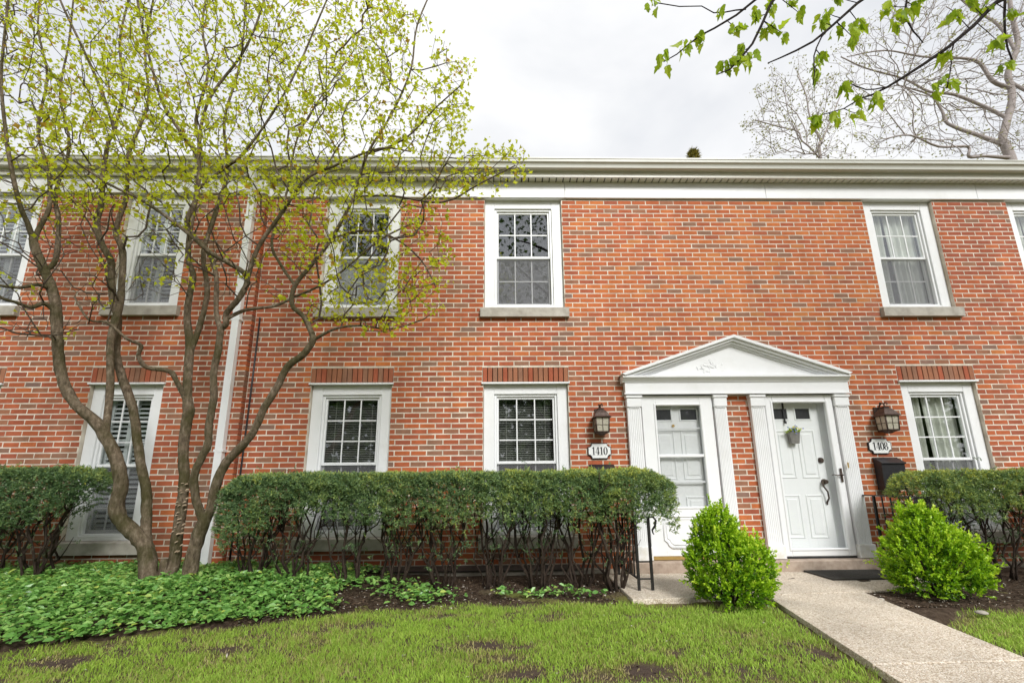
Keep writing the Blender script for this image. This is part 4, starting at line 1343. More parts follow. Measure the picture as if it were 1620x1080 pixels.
    dens = 0.5 + 0.5 * vnoise(P[:, 0], P[:, 2], 2.6, 12)
    P = P[RNG.uniform(0, 1, len(P)) < dens * 0.75]
    N = RNG.normal(size=P.shape) + np.array([0, -0.4, 0.5])
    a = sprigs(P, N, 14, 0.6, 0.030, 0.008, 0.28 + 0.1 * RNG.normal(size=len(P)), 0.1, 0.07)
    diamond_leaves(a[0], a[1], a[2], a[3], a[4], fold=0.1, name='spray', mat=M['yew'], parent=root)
    return root

def low_c(x):
    return 0.67 + 0.12 * vnoise(x, 0 * x, 2.2, 3) + 0.10 * vnoise(x, 0 * x, 6.0, 8) - 0.30 * np.clip((-x - 2.2) / 0.7, 0, 1) + 0.02
hedge(-2.90, 1.80, -1.12, -0.42, lambda x: 1.205 + 0.0 * x - 0.03 * np.clip((-x - 2) / 1.0, 0, 1), 'long flat topped yew hedge below the two middle windows', low_c, 17000,
      [(-2.62, -0.72), (-2.15, -0.78), (-1.62, -0.75), (-1.12, -0.74), (-0.62, -0.78), (-0.12, -0.75), (0.36, -0.78), (0.80, -0.76), (1.15, -0.86)],
      bed_z, True, True)
hedge(-7.4, -4.22, -1.10, -0.45, lambda x: 1.29 + 0.0 * x, 'dark yew hedge at the left under the shuttered window',
      lambda x: 0.62 + 0.12 * vnoise(x, 0 * x, 2.0, 5) - 0.25 * np.clip((-x - 5.0) / 0.5, 0, 1) + 0.2 * np.clip((x + 4.9) / 0.5, 0, 1), 8500,
      [(-7.0, -0.75), (-6.4, -0.75), (-5.85, -0.72), (-5.35, -0.74), (-4.78, -0.78)], bed_z, False, True)
hedge(4.42, 8.2, -1.02, -0.40, lambda x: 1.165 + 0.0 * x, 'yew hedge at the right below the curtained window',
      lambda x: 0.66 + 0.10 * vnoise(x, 0 * x, 2.4, 6), 9500,
      [(4.85, -0.70), (5.4, -0.72), (5.95, -0.70), (6.5, -0.72), (7.1, -0.7), (7.7, -0.7)], rbed_z, True, False)

# ------------------------------------------------------------------ boxwood shrubs
def boxwood(cx, cy, zb, w, h, lobes, label, n):
    root = empty('boxwood_shrub', (cx, cy, zb))
    tag(root, label, 'shrub', 'bright green boxwood shrubs beside the walk')
    m = MB()
    for i in range(9):
        a = random.uniform(0, 6.28); r = random.uniform(0.25, 0.7) * w
        e = np.array([cx + r * math.cos(a), cy + r * math.sin(a), zb + h * random.uniform(0.4, 0.8)])
        b = np.array([cx + 0.03 * math.cos(a), cy + 0.03 * math.sin(a), zb - 0.03])
        m.tube([b, (b + e) / 2 + np.array([0, 0, 0.04]), e], [0.012, 0.009, 0.004], 6)
    m.build('stems', M['yewbark'], root)
    P_, N_, T_ = [], [], []
    for (lx, ly, lz, rx, ry, rz, wt) in lobes:
        k = int(n * wt)
        d = unit(RNG.normal(size=(k, 3)))
        d = d[d[:, 2] > -0.75]
        dep = RNG.exponential(0.10, len(d))[:, None]
        bump = (0.15 * vnoise(d[:, 0] * 2.2 + lx, d[:, 2] * 2.2 + d[:, 1], 3.0, 2) + 0.16 * vnoise(d[:, 0] + d[:, 1], d[:, 2], 8.0, 4) + 0.09 * RNG.exponential(1.0, len(d)) * (RNG.uniform(0, 1, len(d)) < 0.18))[:, None]
        lx, lz, rx, rz = lx * 0.93, lz * 0.96, rx * 0.93, rz * 0.96
        P = np.array([cx + lx, cy + ly, zb + lz]) + d * np.array([rx, ry, rz]) * (1 + bump - dep)
        P_.append(P); N_.append(unit(d + np.array([0, 0, 0.75]) + 0.35 * RNG.normal(size=d.shape)))
        T_.append(0.46 + 0.16 * np.clip(d[:, 2], -1, 1) + 1.3 * bump[:, 0] - 0.9 * dep[:, 0] + 0.05 * RNG.normal(size=len(d)))  # darker with depth: inner shade put into the leaf tone
    P = np.concatenate(P_); N = np.concatenate(N_); T = np.concatenate(T_)
    # stray new shoots breaking the outline
    si = RNG.choice(len(P), 70, replace=False)
    for q in si:
        dd = unit(N[q] + np.array([0, 0, 0.5]))
        st_ = np.linspace(0.02, RNG.uniform(0.05, 0.13), 4)[:, None]
        P = np.concatenate([P, P[q] + dd * st_]); N = np.concatenate([N, np.tile(dd, (4, 1))]); T = np.concatenate([T, np.full(4, 0.62)])
    ok = (P[:, 2] > zb + 0.015) & ((T > 0.16) | (RNG.uniform(0, 1, len(T)) < 0.5))
    P, N, T = P[ok], N[ok], T[ok]
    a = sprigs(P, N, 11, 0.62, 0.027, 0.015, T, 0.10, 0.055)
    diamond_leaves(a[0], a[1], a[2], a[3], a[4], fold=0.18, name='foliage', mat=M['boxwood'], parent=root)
boxwood(2.06, -1.42, -0.005, 0.42, 0.84,
        [(-0.04, 0.0, 0.34, 0.31, 0.32, 0.33, 0.38), (-0.06, 0.04, 0.60, 0.20, 0.20, 0.24, 0.20), (0.20, -0.03, 0.34, 0.19, 0.22, 0.25, 0.20), (0.0, -0.05, 0.15, 0.30, 0.30, 0.16, 0.18), (-0.05, 0.04, 0.76, 0.09, 0.09, 0.11, 0.04)],
        'yellow green boxwood shrub between lawn and landing before the left door', 2700)
boxwood(4.06, -1.34, 0.005, 0.45, 0.80,
        [(0.0, 0.0, 0.33, 0.38, 0.36, 0.33, 0.42), (-0.03, 0.02, 0.56, 0.21, 0.22, 0.24, 0.20), (0.20, -0.03, 0.27, 0.21, 0.22, 0.22, 0.18), (-0.18, -0.05, 0.20, 0.23, 0.24, 0.19, 0.15), (-0.03, 0.0, 0.74, 0.09, 0.09, 0.10, 0.05)],
        'conical bright green boxwood shrub in front of the right hedge', 2900)

# ------------------------------------------------------------------ ground cover, grass, litter
def groundcover(n, xr, dens, name, label):
    X = RNG.uniform(xr[0], xr[1], n)
    e = bed_edge(X)
    Y = RNG.uniform(-3.0, -0.12, n)
    keep = (Y > e + 0.02) & (RNG.uniform(0, 1, n) < dens(X, Y))
    X, Y = X[keep], Y[keep]
    edge = np.clip((Y - bed_edge(X)) / 0.22, 0, 1)
    lump = 0.5 + 0.5 * vnoise(X, Y, 2.4, 8)
    hgt = (0.045 + 0.075 * lump + 0.03 * vnoise(X, Y, 7, 4)) * (0.35 + 0.65 * edge)
    lay = RNG.uniform(0.35, 1.0, len(X))
    Z = bed_z(X, Y) + hgt * lay + 0.012
    P = np.stack([X, Y, Z], -1)
    D = np.stack([RNG.normal(size=len(X)), RNG.normal(size=len(X)) - 0.5, 0.18 * RNG.normal(size=len(X)) + 0.10], -1)
    tone = np.clip(0.62 + 0.19 * RNG.normal(size=len(X)) + 0.12 * vnoise(X, Y, 3.1, 3) + 0.22 * (lay - 0.7), 0, 1)
    up = np.tile(np.array([0, 0, 1.0]), (len(X), 1))
    # broad oval leaf: 6 corner outline in 4 triangles about a folded midrib
    Dn = unit(D); S = unit(np.cross(Dn, up + 0.45 * RNG.normal(size=D.shape))); Nn = np.cross(S, Dn)
    L = (0.050 * RNG.uniform(0.45, 1.45, len(X)))[:, None]; W = L * RNG.uniform(0.5, 0.68, len(X))[:, None]
    b = P; t = P + Dn * L - Nn * 0.10 * L
    a1 = P + Dn * L * 0.30 + S * W * 0.46 + Nn * W * 0.14; a2 = P + Dn * L * 0.68 + S * W * 0.42 + Nn * W * 0.12
    c1 = P + Dn * L * 0.30 - S * W * 0.46 + Nn * W * 0.14; c2 = P + Dn * L * 0.68 - S * W * 0.42 + Nn * W * 0.12
    V = np.stack([b, a1, a2, t, c2, c1], 1).reshape(-1, 3)
    i = np.arange(len(X))[:, None] * 6
    F_ = np.concatenate([i + np.array([[0, 1, 2, 3]]), i + np.array([[0, 3, 4, 5]])], 1).reshape(-1, 4)
    o = np_mesh(name, V, F_, M['vinca'], tone=np.repeat(tone, 2))
    tag(o, label, 'ground cover', kind='stuff')
def dens_main(X, Y):
    d = np.clip((-X - 1.35 + 0.25 * vnoise(X, Y, 3.0, 11)) / 0.35, 0, 1)
    return d * np.clip((Y - bed_edge(X)) / 0.08, 0, 1)
groundcover(58000, (-8.5, -0.9), dens_main, 'ground_cover', 'thick carpet of glossy oval leaves around the tree base')
def dens_patch(X, Y):
    a = np.exp(-(((X + 0.80) / 0.36) ** 2 + ((Y + 1.12) / 0.20) ** 2) * 1.1)
    b = np.exp(-(((X - 0.52) / 0.44) ** 2 + ((Y + 1.14) / 0.12) ** 2) * 1.3)
    c = 0.5 * np.exp(-(((X + 0.02) / 0.10) ** 2 + ((Y + 1.15) / 0.08) ** 2))
    d = 0.45 * np.exp(-(((X + 1.2) / 0.5) ** 2 + ((Y + 0.8) / 0.3) ** 2))
    return np.clip(a + b + c + d - 0.12, 0, 1)
groundcover(16000, (-1.8, 1.1), dens_patch, 'ground_cover', 'loose patches of trailing oval leaves on bare soil below the hedge')

def in_walk(x, y):
    l = np.interp(y, [-7.7, -1.27], [1.30, 2.47]); r = np.interp(y, [-7.7, -1.2], [2.27, 3.46])
    return (x > l - 0.03) & (x < r + 0.03)
def grass(n, xr, yr, name, label, wide=1.0):
    X = RNG.uniform(xr[0], xr[1], n); Y = RNG.uniform(yr[0], yr[1], n)
    fr = bed_edge(X) + 0.05 * vnoise(X, 0 * X, 4.0, 5)
    left = X < np.interp(Y, [-7.7, -1.27], [1.30, 2.47])
    edge_r = rbed_edge(X) + 0.06 * vnoise(X, 0 * X, 4.0, 6)
    ok = ~in_walk(X, Y)
    b = bare(X, Y)
    dl = np.where(left, np.where(X < 1.28, fr - Y, -1.45 - Y), edge_r - Y)      # distance out from the bed edge
    pr = np.clip(0.12 + dl / 0.28, 0, 1) * (dl > -0.12) * (1 - 0.93 * b)
    wl_ = np.abs(np.where(left, np.interp(Y, [-7.7, -1.27], [1.30, 2.47]) - X, X - np.interp(Y, [-7.7, -1.2], [2.27, 3.46])))
    pr = pr * np.clip(0.1 + wl_ / 0.22, 0, 1)
    ok &= RNG.uniform(0, 1, n) < pr
    X, Y = X[ok], Y[ok]; b = b[ok]; k = len(X)
    Z = lawn_z(X, Y) - 0.004
    h = (0.018 + 0.026 * RNG.uniform(0, 1, k) + 0.022 * np.clip(vnoise(X, Y, 3.5, 31), 0, 1)) * (1 - 0.45 * b)
    w = 0.0026 * RNG.uniform(0.7, 1.3, k) * wide
    a = RNG.uniform(0, 2 * math.pi, k)
    sx, sy = np.cos(a) * w, np.sin(a) * w
    la = RNG.uniform(0, 2 * math.pi, k); le = h * RNG.uniform(0.15, 0.9, k)
    lx, ly = np.cos(la) * le, np.sin(la) * le
    P0 = np.stack([X - sx, Y - sy, Z], -1); P1 = np.stack([X + sx, Y + sy, Z], -1)
    P2 = np.stack([X - sx * .8 + lx * .35, Y - sy * .8 + ly * .35, Z + h * .6], -1); P3 = np.stack([X + sx * .8 + lx * .35, Y + sy * .8 + ly * .35, Z + h * .6], -1)
    P4 = np.stack([X + lx, Y + ly, Z + h * 0.95], -1)
    V = np.stack([P0, P1, P2, P3, P4], 1).reshape(-1, 3)
    i = np.arange(k)[:, None] * 5
    F_ = np.concatenate([i + np.array([[0, 1, 3]]), i + np.array([[0, 3, 2]]), i + np.array([[2, 3, 4]])], 1).reshape(-1, 3)
    tone = np.clip(0.60 + 0.18 * RNG.normal(size=k) + 0.26 * vnoise(X, Y, 2.2, 41) + 0.12 * vnoise(X, Y, 7.0, 42) - 0.5 * b, 0, 1)
    o = np_mesh(name, V, F_, M['grass'], tone=np.repeat(tone, 3))
    tag(o, label, 'grass', kind='stuff')
grass(190000, (-4.6, 4.6), (-3.3, -1.05), 'grass', 'short patchy grass between the planting bed and camera')
grass(60000, (-9, 9), (-8, -3.3), 'grass', 'short grass of the lawn farther from the house', 1.6)

# leaf litter, chips and pale pebbles on the soil
def litter(n, xr, yf, zf, name, label, pale=0.06):
    X = RNG.uniform(*xr, n); Y = yf(X)
    Z = zf(X, Y) + 0.004
    P = np.stack([X, Y, Z], -1)
    D = np.stack([RNG.normal(size=n), RNG.normal(size=n), 0.15 * RNG.normal(size=n)], -1)
    tone = np.clip(RNG.beta(1.3, 2.2, n), 0, 0.93)
    tone = np.where(RNG.uniform(0, 1, n) < pale, 1.0, tone)
    up = np.tile(np.array([0, 0, 1.0]), (n, 1))
    o = diamond_leaves(P, D, RNG.uniform(0.012, 0.04, n), RNG.uniform(0.006, 0.018, n), tone, fold=0.3, up=up, name=name, mat=M['litter'])
    tag(o, label, 'litter', kind='stuff')
litter(5200, (-2.2, 1.2), lambda X: bed_edge(X) - 0.05 + RNG.beta(1.1, 1.4, len(X)) * 1.1, bed_z, 'leaf_litter', 'brown leaf litter and bark chips under the long hedge')
litter(2600, (3.05, 6.5), lambda X: np.maximum(rbed_edge(X) - 0.05 + RNG.beta(1.1, 1.4, len(X)) * 1.0, np.where(X < 4.6, -1.7 + 0.0 * X, -3)), rbed_z, 'leaf_litter', 'wood chips and pale pebbles on soil right of the walk', 0.10)
litter(1600, (-3.4, 2.2), lambda X: RNG.uniform(-3.0, -1.35, len(X)), lambda x, y: lawn_z(x, y), 'leaf_litter', 'scattered brown bits over the thin lawn', 0.04)
for (x, y, r, lab) in ((3.86, -1.92, 0.045, 'flat pale stone at the grass edge right of the walk'), (3.42, -1.45, 0.028, 'small pale pebble in the soil beside the landing'),
                       (1.62, -2.72, 0.03, 'brown clod on the lawn edge beside the walk')):
    m = MB()
    prof = [(r * 0.5, 0.0), (r, r * 0.2), (r * 0.95, r * 0.42), (r * 0.5, r * 0.62), (0.002, r * 0.66)]
    m.lathe((x, y, float(lawn_z(x, y)) - 0.003 if x < 2 else (float(rbed_z(x, y)) - 0.002)), prof, 9)
    m.v = [(p[0] + random.gauss(0, r * 0.07), p[1] + random.gauss(0, r * 0.07), p[2]) for p in m.v]
    tag(m.build('stone', M['limestone'] if x > 2 else M['soil']), lab, 'stone')

# ------------------------------------------------------------------ trees
def mst_tree(limbs, attract, bf=0.35, sub=0.16, jit=0.10, rtip=0.0017, e=2.35, joint=0.6):
    """limbs: list of polylines [(xyz, radius)]; the first starts at the ground, others start on an earlier limb.
    attract: (N,3) points to reach. returns pos, parent, radius, is_limb"""
    pos, par, rad, plen, fixed = [], [], [], [], []
    for li, L in enumerate(limbs):
        prev = -1
        if li:
            p0 = L[0][0]
            A = np.array(pos)
            if np.min(np.linalg.norm(A - p0, axis=1)) < joint:
                prev = int(np.argmin(np.linalg.norm(A - p0, axis=1)))
        pts = [np.array(p) for p, r in L]; rs = [r for p, r in L]
        if prev >= 0: pts[0] = pos[prev].copy()
        # Catmull-Rom resample
        for i in range(len(pts) - 1):
            p0, p1, p2, p3 = pts[max(i - 1, 0)], pts[i], pts[i + 1], pts[min(i + 2, len(pts) - 1)]
            k = 4
            for j in range(k + (1 if i == len(pts) - 2 else 0)):
                t = j / k
                q = 0.5 * ((2 * p1) + (-p0 + p2) * t + (2 * p0 - 5 * p1 + 4 * p2 - p3) * t * t + (-p0 + 3 * p1 - 3 * p2 + p3) * t ** 3)
                if i == 0 and j == 0 and prev >= 0: continue
                pos.append(q); par.append(prev)
                rad.append(rs[i] + (rs[i + 1] - rs[i]) * t); fixed.append(True)
                plen.append(0 if prev < 0 else plen[prev] + np.linalg.norm(q - pos[prev]))
                prev = len(pos) - 1
    A = np.asarray(attract)
    n = len(A)
    P = np.array(pos)
    best = np.full(n, 1e9); who = np.zeros(n, int)
    pl = np.array(plen)
    thin = np.array(rad)
    for i in range(len(P)):
        if thin[i] > 0.05: continue
        c = np.linalg.norm(A - P[i], axis=1) + bf * 0.3 * pl[i]
        u = c < best
        best[u] = c[u]; who[u] = i
    done = np.zeros(n, bool)
    for s in range(n):
        b = np.where(done, 1e9, best)
        i = int(np.argmin(b))
        done[i] = True
        src = pos[who[i]]; dst = A[i]
        d = np.linalg.norm(dst - src)
        k = max(1, int(d / sub))
        prev = who[i]
        # leave the parent along its own direction for a little, then bend
        g = par[prev]
        pd = unit(src - pos[g]) if g >= 0 else np.zeros(3)
        ctrl = src + pd * d * 0.30
        side = RNG.normal(size=3) * jit * d
        for j in range(1, k + 1):
            t = j / k
            q = (1 - t) ** 2 * src + 2 * t * (1 - t) * (ctrl + (dst - src) * 0.25 + side * 0.5) + t * t * dst
            pos.append(q); par.append(prev); rad.append(0); fixed.append(False)
            plen.append(plen[prev] + np.linalg.norm(q - pos[prev]))
            prev = len(pos) - 1
            c = np.linalg.norm(A - q, axis=1) + bf * 0.3 * plen[prev]
            u = c < best
            best[u] = c[u]; who[u] = prev
    m = len(pos)
    acc = np.zeros(m)
    rr = np.array(rad, float)
    for i in range(m - 1, -1, -1):
        pr = max(acc[i], rtip ** e) ** (1 / e)
        if not fixed[i]: rr[i] = pr
        if par[i] >= 0 and not fixed[i]: acc[par[i]] += pr ** e
    for i in range(m):
        if not fixed[i] and par[i] >= 0: rr[i] = min(rr[i], rr[par[i]] * (0.62 if fixed[par[i]] else 1.0))
    return np.array(pos), np.array(par), np.maximum(rr, rtip), np.array(fixed)

def tree_mesh(mb_thick, mb_thin, pos, par, rad, fixed, split=0.02, wob=0.10):
    m = len(pos)
    kids = [[] for _ in range(m)]
    roots = []
    for i in range(m):
        (kids[par[i]].append(i) if par[i] >= 0 else roots.append(i))
    stack = [(r, -1) for r in roots]
    while stack:
        s, p = stack.pop()
        chain = [p, s] if p >= 0 else [s]
        cur = s
        while kids[cur]:
            ks = sorted(kids[cur], key=lambda k: (fixed[k], rad[k]), reverse=True)
            nxt = ks[0]
            for k in ks[1:]: stack.append((k, cur))
            chain.append(nxt); cur = nxt
        if len(chain) < 2: continue
        r = [rad[c] for c in chain]
        if p >= 0: r[0] = min(r[0], r[1] * 1.25)
        R = max(r)
        nn = 12 if R > 0.05 else 8 if R > 0.02 else 5 if R > 0.006 else 3
        (mb_thick if R > split else mb_thin).tube([pos[c] for c in chain], r, nn, cap=False, wob=wob if R > 0.02 else 0.0)
    return [i for i in range(m) if not kids[i]]

def lobed_leaves(P, D, L, tone, name, mat, parent, upw=0.5):
    """three lobed young maple leaf: two quads folded along the midrib"""
    n = len(P)
    D = unit(D)
    up = np.tile(np.array([0, 0, 1.0]), (n, 1)) * upw + RNG.normal(size=(n, 3)) * 0.7
    S = unit(np.cross(D, up)); N = np.cross(S, D)
    L = L[:, None]
    f = RNG.uniform(0.05, 0.28, n)[:, None]
    tip = P + D * L
    la = P + D * L * 0.45 + S * L * 0.55 + N * L * f; lb = P + D * L * 0.60 + S * L * 0.22 + N * L * f * .4
    ra = P + D * L * 0.45 - S * L * 0.55 + N * L * f; rb = P + D * L * 0.60 - S * L * 0.22 + N * L * f * .4
    V = np.stack([P, la, lb, tip, rb, ra], 1).reshape(-1, 3)
    i = np.arange(n)[:, None] * 6
    F_ = np.concatenate([i + np.array([[0, 1, 2, 3]]), i + np.array([[0, 3, 4, 5]])], 1).reshape(-1, 4)
    return np_mesh(name, V, F_, mat, parent, tone=np.repeat(tone, 2))

def in_poly(x, y, poly):
    c = np.zeros(len(x), bool)
    n = len(poly)
    for i in range(n):
        x0, y0 = poly[i]; x1, y1 = poly[(i + 1) % n]
        cond = ((y0 > y) != (y1 > y)) & (x < (x1 - x0) * (y - y0) / (y1 - y0 + 1e-9) + x0)
        c ^= cond
    return c

def limb_px(L, thin=lambda py: 1.0):
    """(px, py, depth Y, diameter in px) -> world points and radii"""
    out = []
    for px, py, Y, d in L:
        p = on_y(px, py, Y)
        w = (p - CAM) @ _f
        out.append((p, d * w / FPX / 2 * thin(py)))
    return out

# ---- the multi-stemmed maple left of the hedge
A = [(238, 940, -.85, 40), (235, 905, -.85, 30), (231, 868, -.85, 27), (216, 847, -.87, 26), (193, 825, -.9, 25), (184, 800, -.93, 24), (190, 775, -.95, 23), (190, 748, -.97, 22),
     (178, 712, -1.0, 21), (152, 668, -1.05, 19), (121, 641, -1.1, 18), (101, 606, -1.12, 17), (93, 563, -1.15, 17), (90, 518, -1.2, 17), (86, 470, -1.22, 17), (70, 427, -1.25, 15), (57, 396, -1.28, 14), (52, 378, -1.3, 12)]
Al = [(52, 378, -1.3, 10), (44, 354, -1.35, 9), (31, 323, -1.45, 8.5), (16, 256, -1.55, 8), (8, 200, -1.6, 7), (2, 120, -1.7, 6), (10, 30, -1.8, 5), (20, -60, -1.9, 4)]
Ar = [(54, 385, -1.28, 10), (60, 365, -1.25, 9), (78, 328, -1.2, 8), (78, 282, -1.2, 7.5), (72, 256, -1.2, 7), (60, 200, -1.2, 6), (75, 120, -1.25, 5), (60, 40, -1.3, 4), (70, -60, -1.4, 3)]
Am = [(72, 432, -1.24, 10), (88, 411, -1.15, 9), (93, 354, -1.1, 8), (88, 305, -1.05, 7), (110, 230, -1, 6), (95, 150, -1, 5), (110, 60, -1, 4), (120, -50, -1, 3)]
Aw = [(88, 500, -1.2, 10), (70, 480, -1.3, 8), (50, 486, -1.4, 7), (25, 478, -1.5, 6), (0, 470, -1.6, 5), (-40, 440, -1.7, 4)]
Aw2 = [(80, 455, -1.23, 9), (60, 450, -1.35, 7), (30, 455, -1.45, 6), (-10, 450, -1.5, 5)]
A2 = [(232, 872, -.85, 20), (231, 835, -.8, 18), (232, 808, -.78, 17), (231, 772, -.76, 16.5), (224, 743, -.75, 16), (217, 695, -.73, 15), (210, 645, -.72, 14.5), (194, 598, -.72, 14), (184, 560, -.72, 13),
      (187, 505, -.74, 12), (179, 479, -.75, 12), (176, 437, -.76, 12), (175, 411, -.78, 11.5), (161, 386, -.8, 11), (153, 352, -.8, 10.5), (160, 326, -.82, 10), (162, 297, -.84, 9.5), (165, 261, -.86, 9),
      (172, 223, -.9, 8), (180, 202, -.92, 7.5), (155, 130, -1, 6.5), (124, 62, -1.1, 5.5), (95, 0, -1.2, 4.5), (70, -70, -1.3, 3.5)]
A2b = [(178, 208, -.9, 7), (195, 140, -.85, 6), (190, 60, -.8, 5), (215, -40, -.8, 4)]
A3 = [(170, 692, -1.0, 13), (174, 618, -.95, 12), (175, 540, -.9, 12), (188, 489, -.88, 12), (192, 458, -.86, 11), (194, 398, -.84, 11), (183, 365, -.82, 9), (200, 310, -.8, 8), (205, 240, -.8, 7), (235, 160, -.8, 6), (230, 80, -.8, 5), (250, -40, -.8, 4)]
B = [(266, 935, -.72, 28), (272, 900, -.72, 22), (280, 851, -.72, 19), (288, 793, -.72, 18), (292, 754, -.73, 18), (290, 715, -.74, 18), (295, 668, -.75, 18), (299, 649, -.75, 20), (296, 625, -.75, 16), (298, 587, -.73, 15),
     (300, 540, -.7, 14), (296, 505, -.7, 12), (299, 471, -.7, 11), (306, 437, -.7, 10), (298, 411, -.7, 10), (300, 370, -.7, 9), (312, 300, -.7, 8), (318, 240, -.7, 7.5), (310, 190, -.7, 7), (330, 110, -.7, 6), (320, 40, -.7, 5), (335, -50, -.7, 4)]
Bl = [(296, 640, -.75, 11), (279, 602, -.85, 9), (268, 587, -.9, 9), (233, 581, -1, 8), (219, 563, -1.05, 8), (223, 546, -1.1, 7), (200, 535, -1.2, 6), (170, 510, -1.3, 5), (140, 505, -1.35, 4), (118, 470, -1.4, 3.5)]
B2 = [(300, 560, -.7, 10), (319, 505, -.65, 10), (328, 458, -.6, 9), (322, 400, -.55, 8.5), (340, 340, -.5, 8), (360, 270, -.5, 7), (355, 190, -.5, 6), (380, 100, -.5, 5), (390, 0, -.5, 4), (400, -70, -.5, 3)]
C = [(293, 942, -.95, 38), (300, 908, -.95, 27), (307, 870, -.95, 24), (323, 824, -.95, 23), (330, 812, -.95, 20)]
C1 = [(322, 828, -.95, 16), (311, 793, -1, 14), (307, 754, -1.05, 14), (319, 723, -1.06, 13), (329, 703, -1.06, 13), (331, 668, -1.06, 13), (338, 629, -1.07, 12.5), (338, 590, -1.08, 12.5), (346, 552, -1.1, 12), (349, 522, -1.1, 12),
      (358, 512, -1.12, 11), (358, 496, -1.13, 10), (378, 472, -1.2, 10), (391, 446, -1.2, 10), (384, 430, -1.25, 9), (360, 415, -1.3, 8), (332, 399, -1.35, 8), (290, 363, -1.4, 7), (230, 320, -1.5, 6), (170, 290, -1.6, 5), (110, 250, -1.7, 4), (60, 225, -1.8, 3)]
C1b = [(390, 440, -1.2, 8), (410, 389, -1.25, 8), (446, 337, -1.3, 7), (482, 285, -1.35, 6), (530, 262, -1.4, 5), (600, 235, -1.5, 4), (650, 240, -1.55, 3)]
C1c = [(349, 524, -1.1, 9), (342, 491, -1.05, 8.5), (342, 437, -1, 8.5), (330, 399, -.98, 8.5), (300, 365, -1.1, 9), (297, 345, -1.15, 9), (311, 311, -1.15, 9), (314, 254, -1.15, 8.5), (290, 215, -1.2, 7.5), (259, 166, -1.25, 7), (236, 90, -1.3, 6), (218, 5, -1.35, 5), (215, -60, -1.4, 4)]
C1d = [(314, 258, -1.15, 8), (318, 200, -1.2, 7), (335, 150, -1.25, 6.5), (380, 90, -1.3, 5.5), (405, 40, -1.35, 4.5), (430, -40, -1.4, 3.5)]
C1e = [(313, 302, -1.15, 7), (358, 264, -1.2, 6), (384, 244, -1.25, 6), (430, 181, -1.3, 5), (470, 110, -1.35, 4.5), (500, 40, -1.4, 4), (530, -30, -1.45, 3)]
C1f = [(358, 505, -1.12, 8), (389, 490, -1.05, 7), (433, 484, -1, 6), (465, 470, -.95, 5), (500, 455, -.9, 4.5), (540, 430, -.9, 4), (600, 380, -.9, 3.5), (660, 350, -.9, 3)]
C2 = [(326, 820, -.95, 18), (334, 804, -.95, 17), (342, 766, -.96, 17), (358, 731, -.97, 16), (381, 707, -1, 15), (400, 684, -1.02, 14), (418, 645, -1.05, 13.5), (438, 613, -1.06, 13), (455, 580, -1.08, 13), (478, 562, -1.09, 12.5), (495, 538, -1.1, 12),
      (489, 518, -1.1, 10), (480, 500, -1.1, 9), (462, 482, -1.1, 8.5), (467, 451, -1.12, 8), (492, 420, -1.15, 7.5), (524, 378, -1.2, 7), (560, 311, -1.3, 6), (581, 244, -1.4, 5.5), (620, 180, -1.45, 5), (650, 110, -1.5, 4.5), (660, 40, -1.5, 4), (690, -30, -1.5, 3)]
C2b = [(495, 536, -1.1, 7), (530, 520, -1.15, 5), (570, 515, -1.2, 4), (620, 520, -1.25, 3), (670, 505, -1.3, 2.5)]
C2c = [(466, 455, -1.12, 6), (445, 420, -1.0, 5.5), (430, 380, -.9, 5), (455, 300, -.8, 4.5), (470, 220, -.75, 4), (510, 150, -.7, 3.5), (560, 80, -.7, 3)]
C2d = [(558, 315, -1.3, 5), (620, 310, -1.4, 4.5), (700, 320, -1.5, 4), (760, 290, -1.55, 3.5), (815, 262, -1.6, 2.5)]
C2e = [(580, 248, -1.4, 4.5), (640, 220, -1.5, 4), (690, 170, -1.55, 3.5), (735, 130, -1.6, 3)]
C2f = [(523, 380, -1.2, 5), (570, 365, -1.25, 4.5), (620, 375, -1.3, 4), (665, 410, -1.3, 3), (690, 455, -1.3, 2.5)]
maple = empty('multi_stem_tree', tuple(on_y(268, 935, -.82)))
tag(maple, 'crooked multi stemmed tree in fresh yellow green leaf left of the hedge', 'tree')
crown_poly = [(-70, -90), (600, -90), (625, 0), (690, 45), (742, 105), (750, 185), (722, 222), (835, 238), (828, 282), (765, 322), (705, 335), (715, 400), (690, 505), (610, 535), (500, 515), (430, 465), (360, 470), (230, 470), (120, 530), (-70, 540)]
def sample_crown(n):
    X, Y = [], []
    while len(X) < n:
        x = RNG.uniform(-70, 840, 4 * n); y = RNG.uniform(-90, 545, 4 * n)
        ok = in_poly(x, y, crown_poly)
        w = np.where(y < 330, 1.0, np.where(x > 430, 0.75, 0.62))
        # fewer at the far right apron and in a few sky gaps
        w = np.where((x > 700), 0.9, w)
        w = w * np.clip(0.75 + 0.5 * vnoise(x / 90.0, y / 90.0, 1.0, 3), 0.25, 1)
        ok &= RNG.uniform(0, 1, len(x)) < w
        X += x[ok].tolist(); Y += y[ok].tolist()
    return np.array(X[:n]), np.array(Y[:n])
ax, ay = sample_crown(5200)
dep = -1.15 + 0.50 * RNG.normal(size=len(ax))
dep = np.clip(dep, -2.3, -0.25)
dep = np.where(ax > 560, -1.45 + 0.25 * RNG.normal(size=len(ax)), dep)
att = np.array([on_y(x, y, d) for x, y, d in zip(ax, ay, dep)])
limbs = [limb_px(L, lambda py: float(np.interp(py, [150, 420], [0.64, 0.84]))) for L in (A, A2, A3, B, C, C1, C2, Al, Ar, Am, Aw, Aw2, A2b, Bl, B2, C1b, C1c, C1d, C1e, C1f, C2b, C2c, C2d, C2e, C2f)]
pos, par, rad, fixed = mst_tree(limbs, att, bf=0.9, sub=0.12, jit=0.14, rtip=0.0026, e=2.35, joint=0.35)
mbA, mbB = MB(), MB()
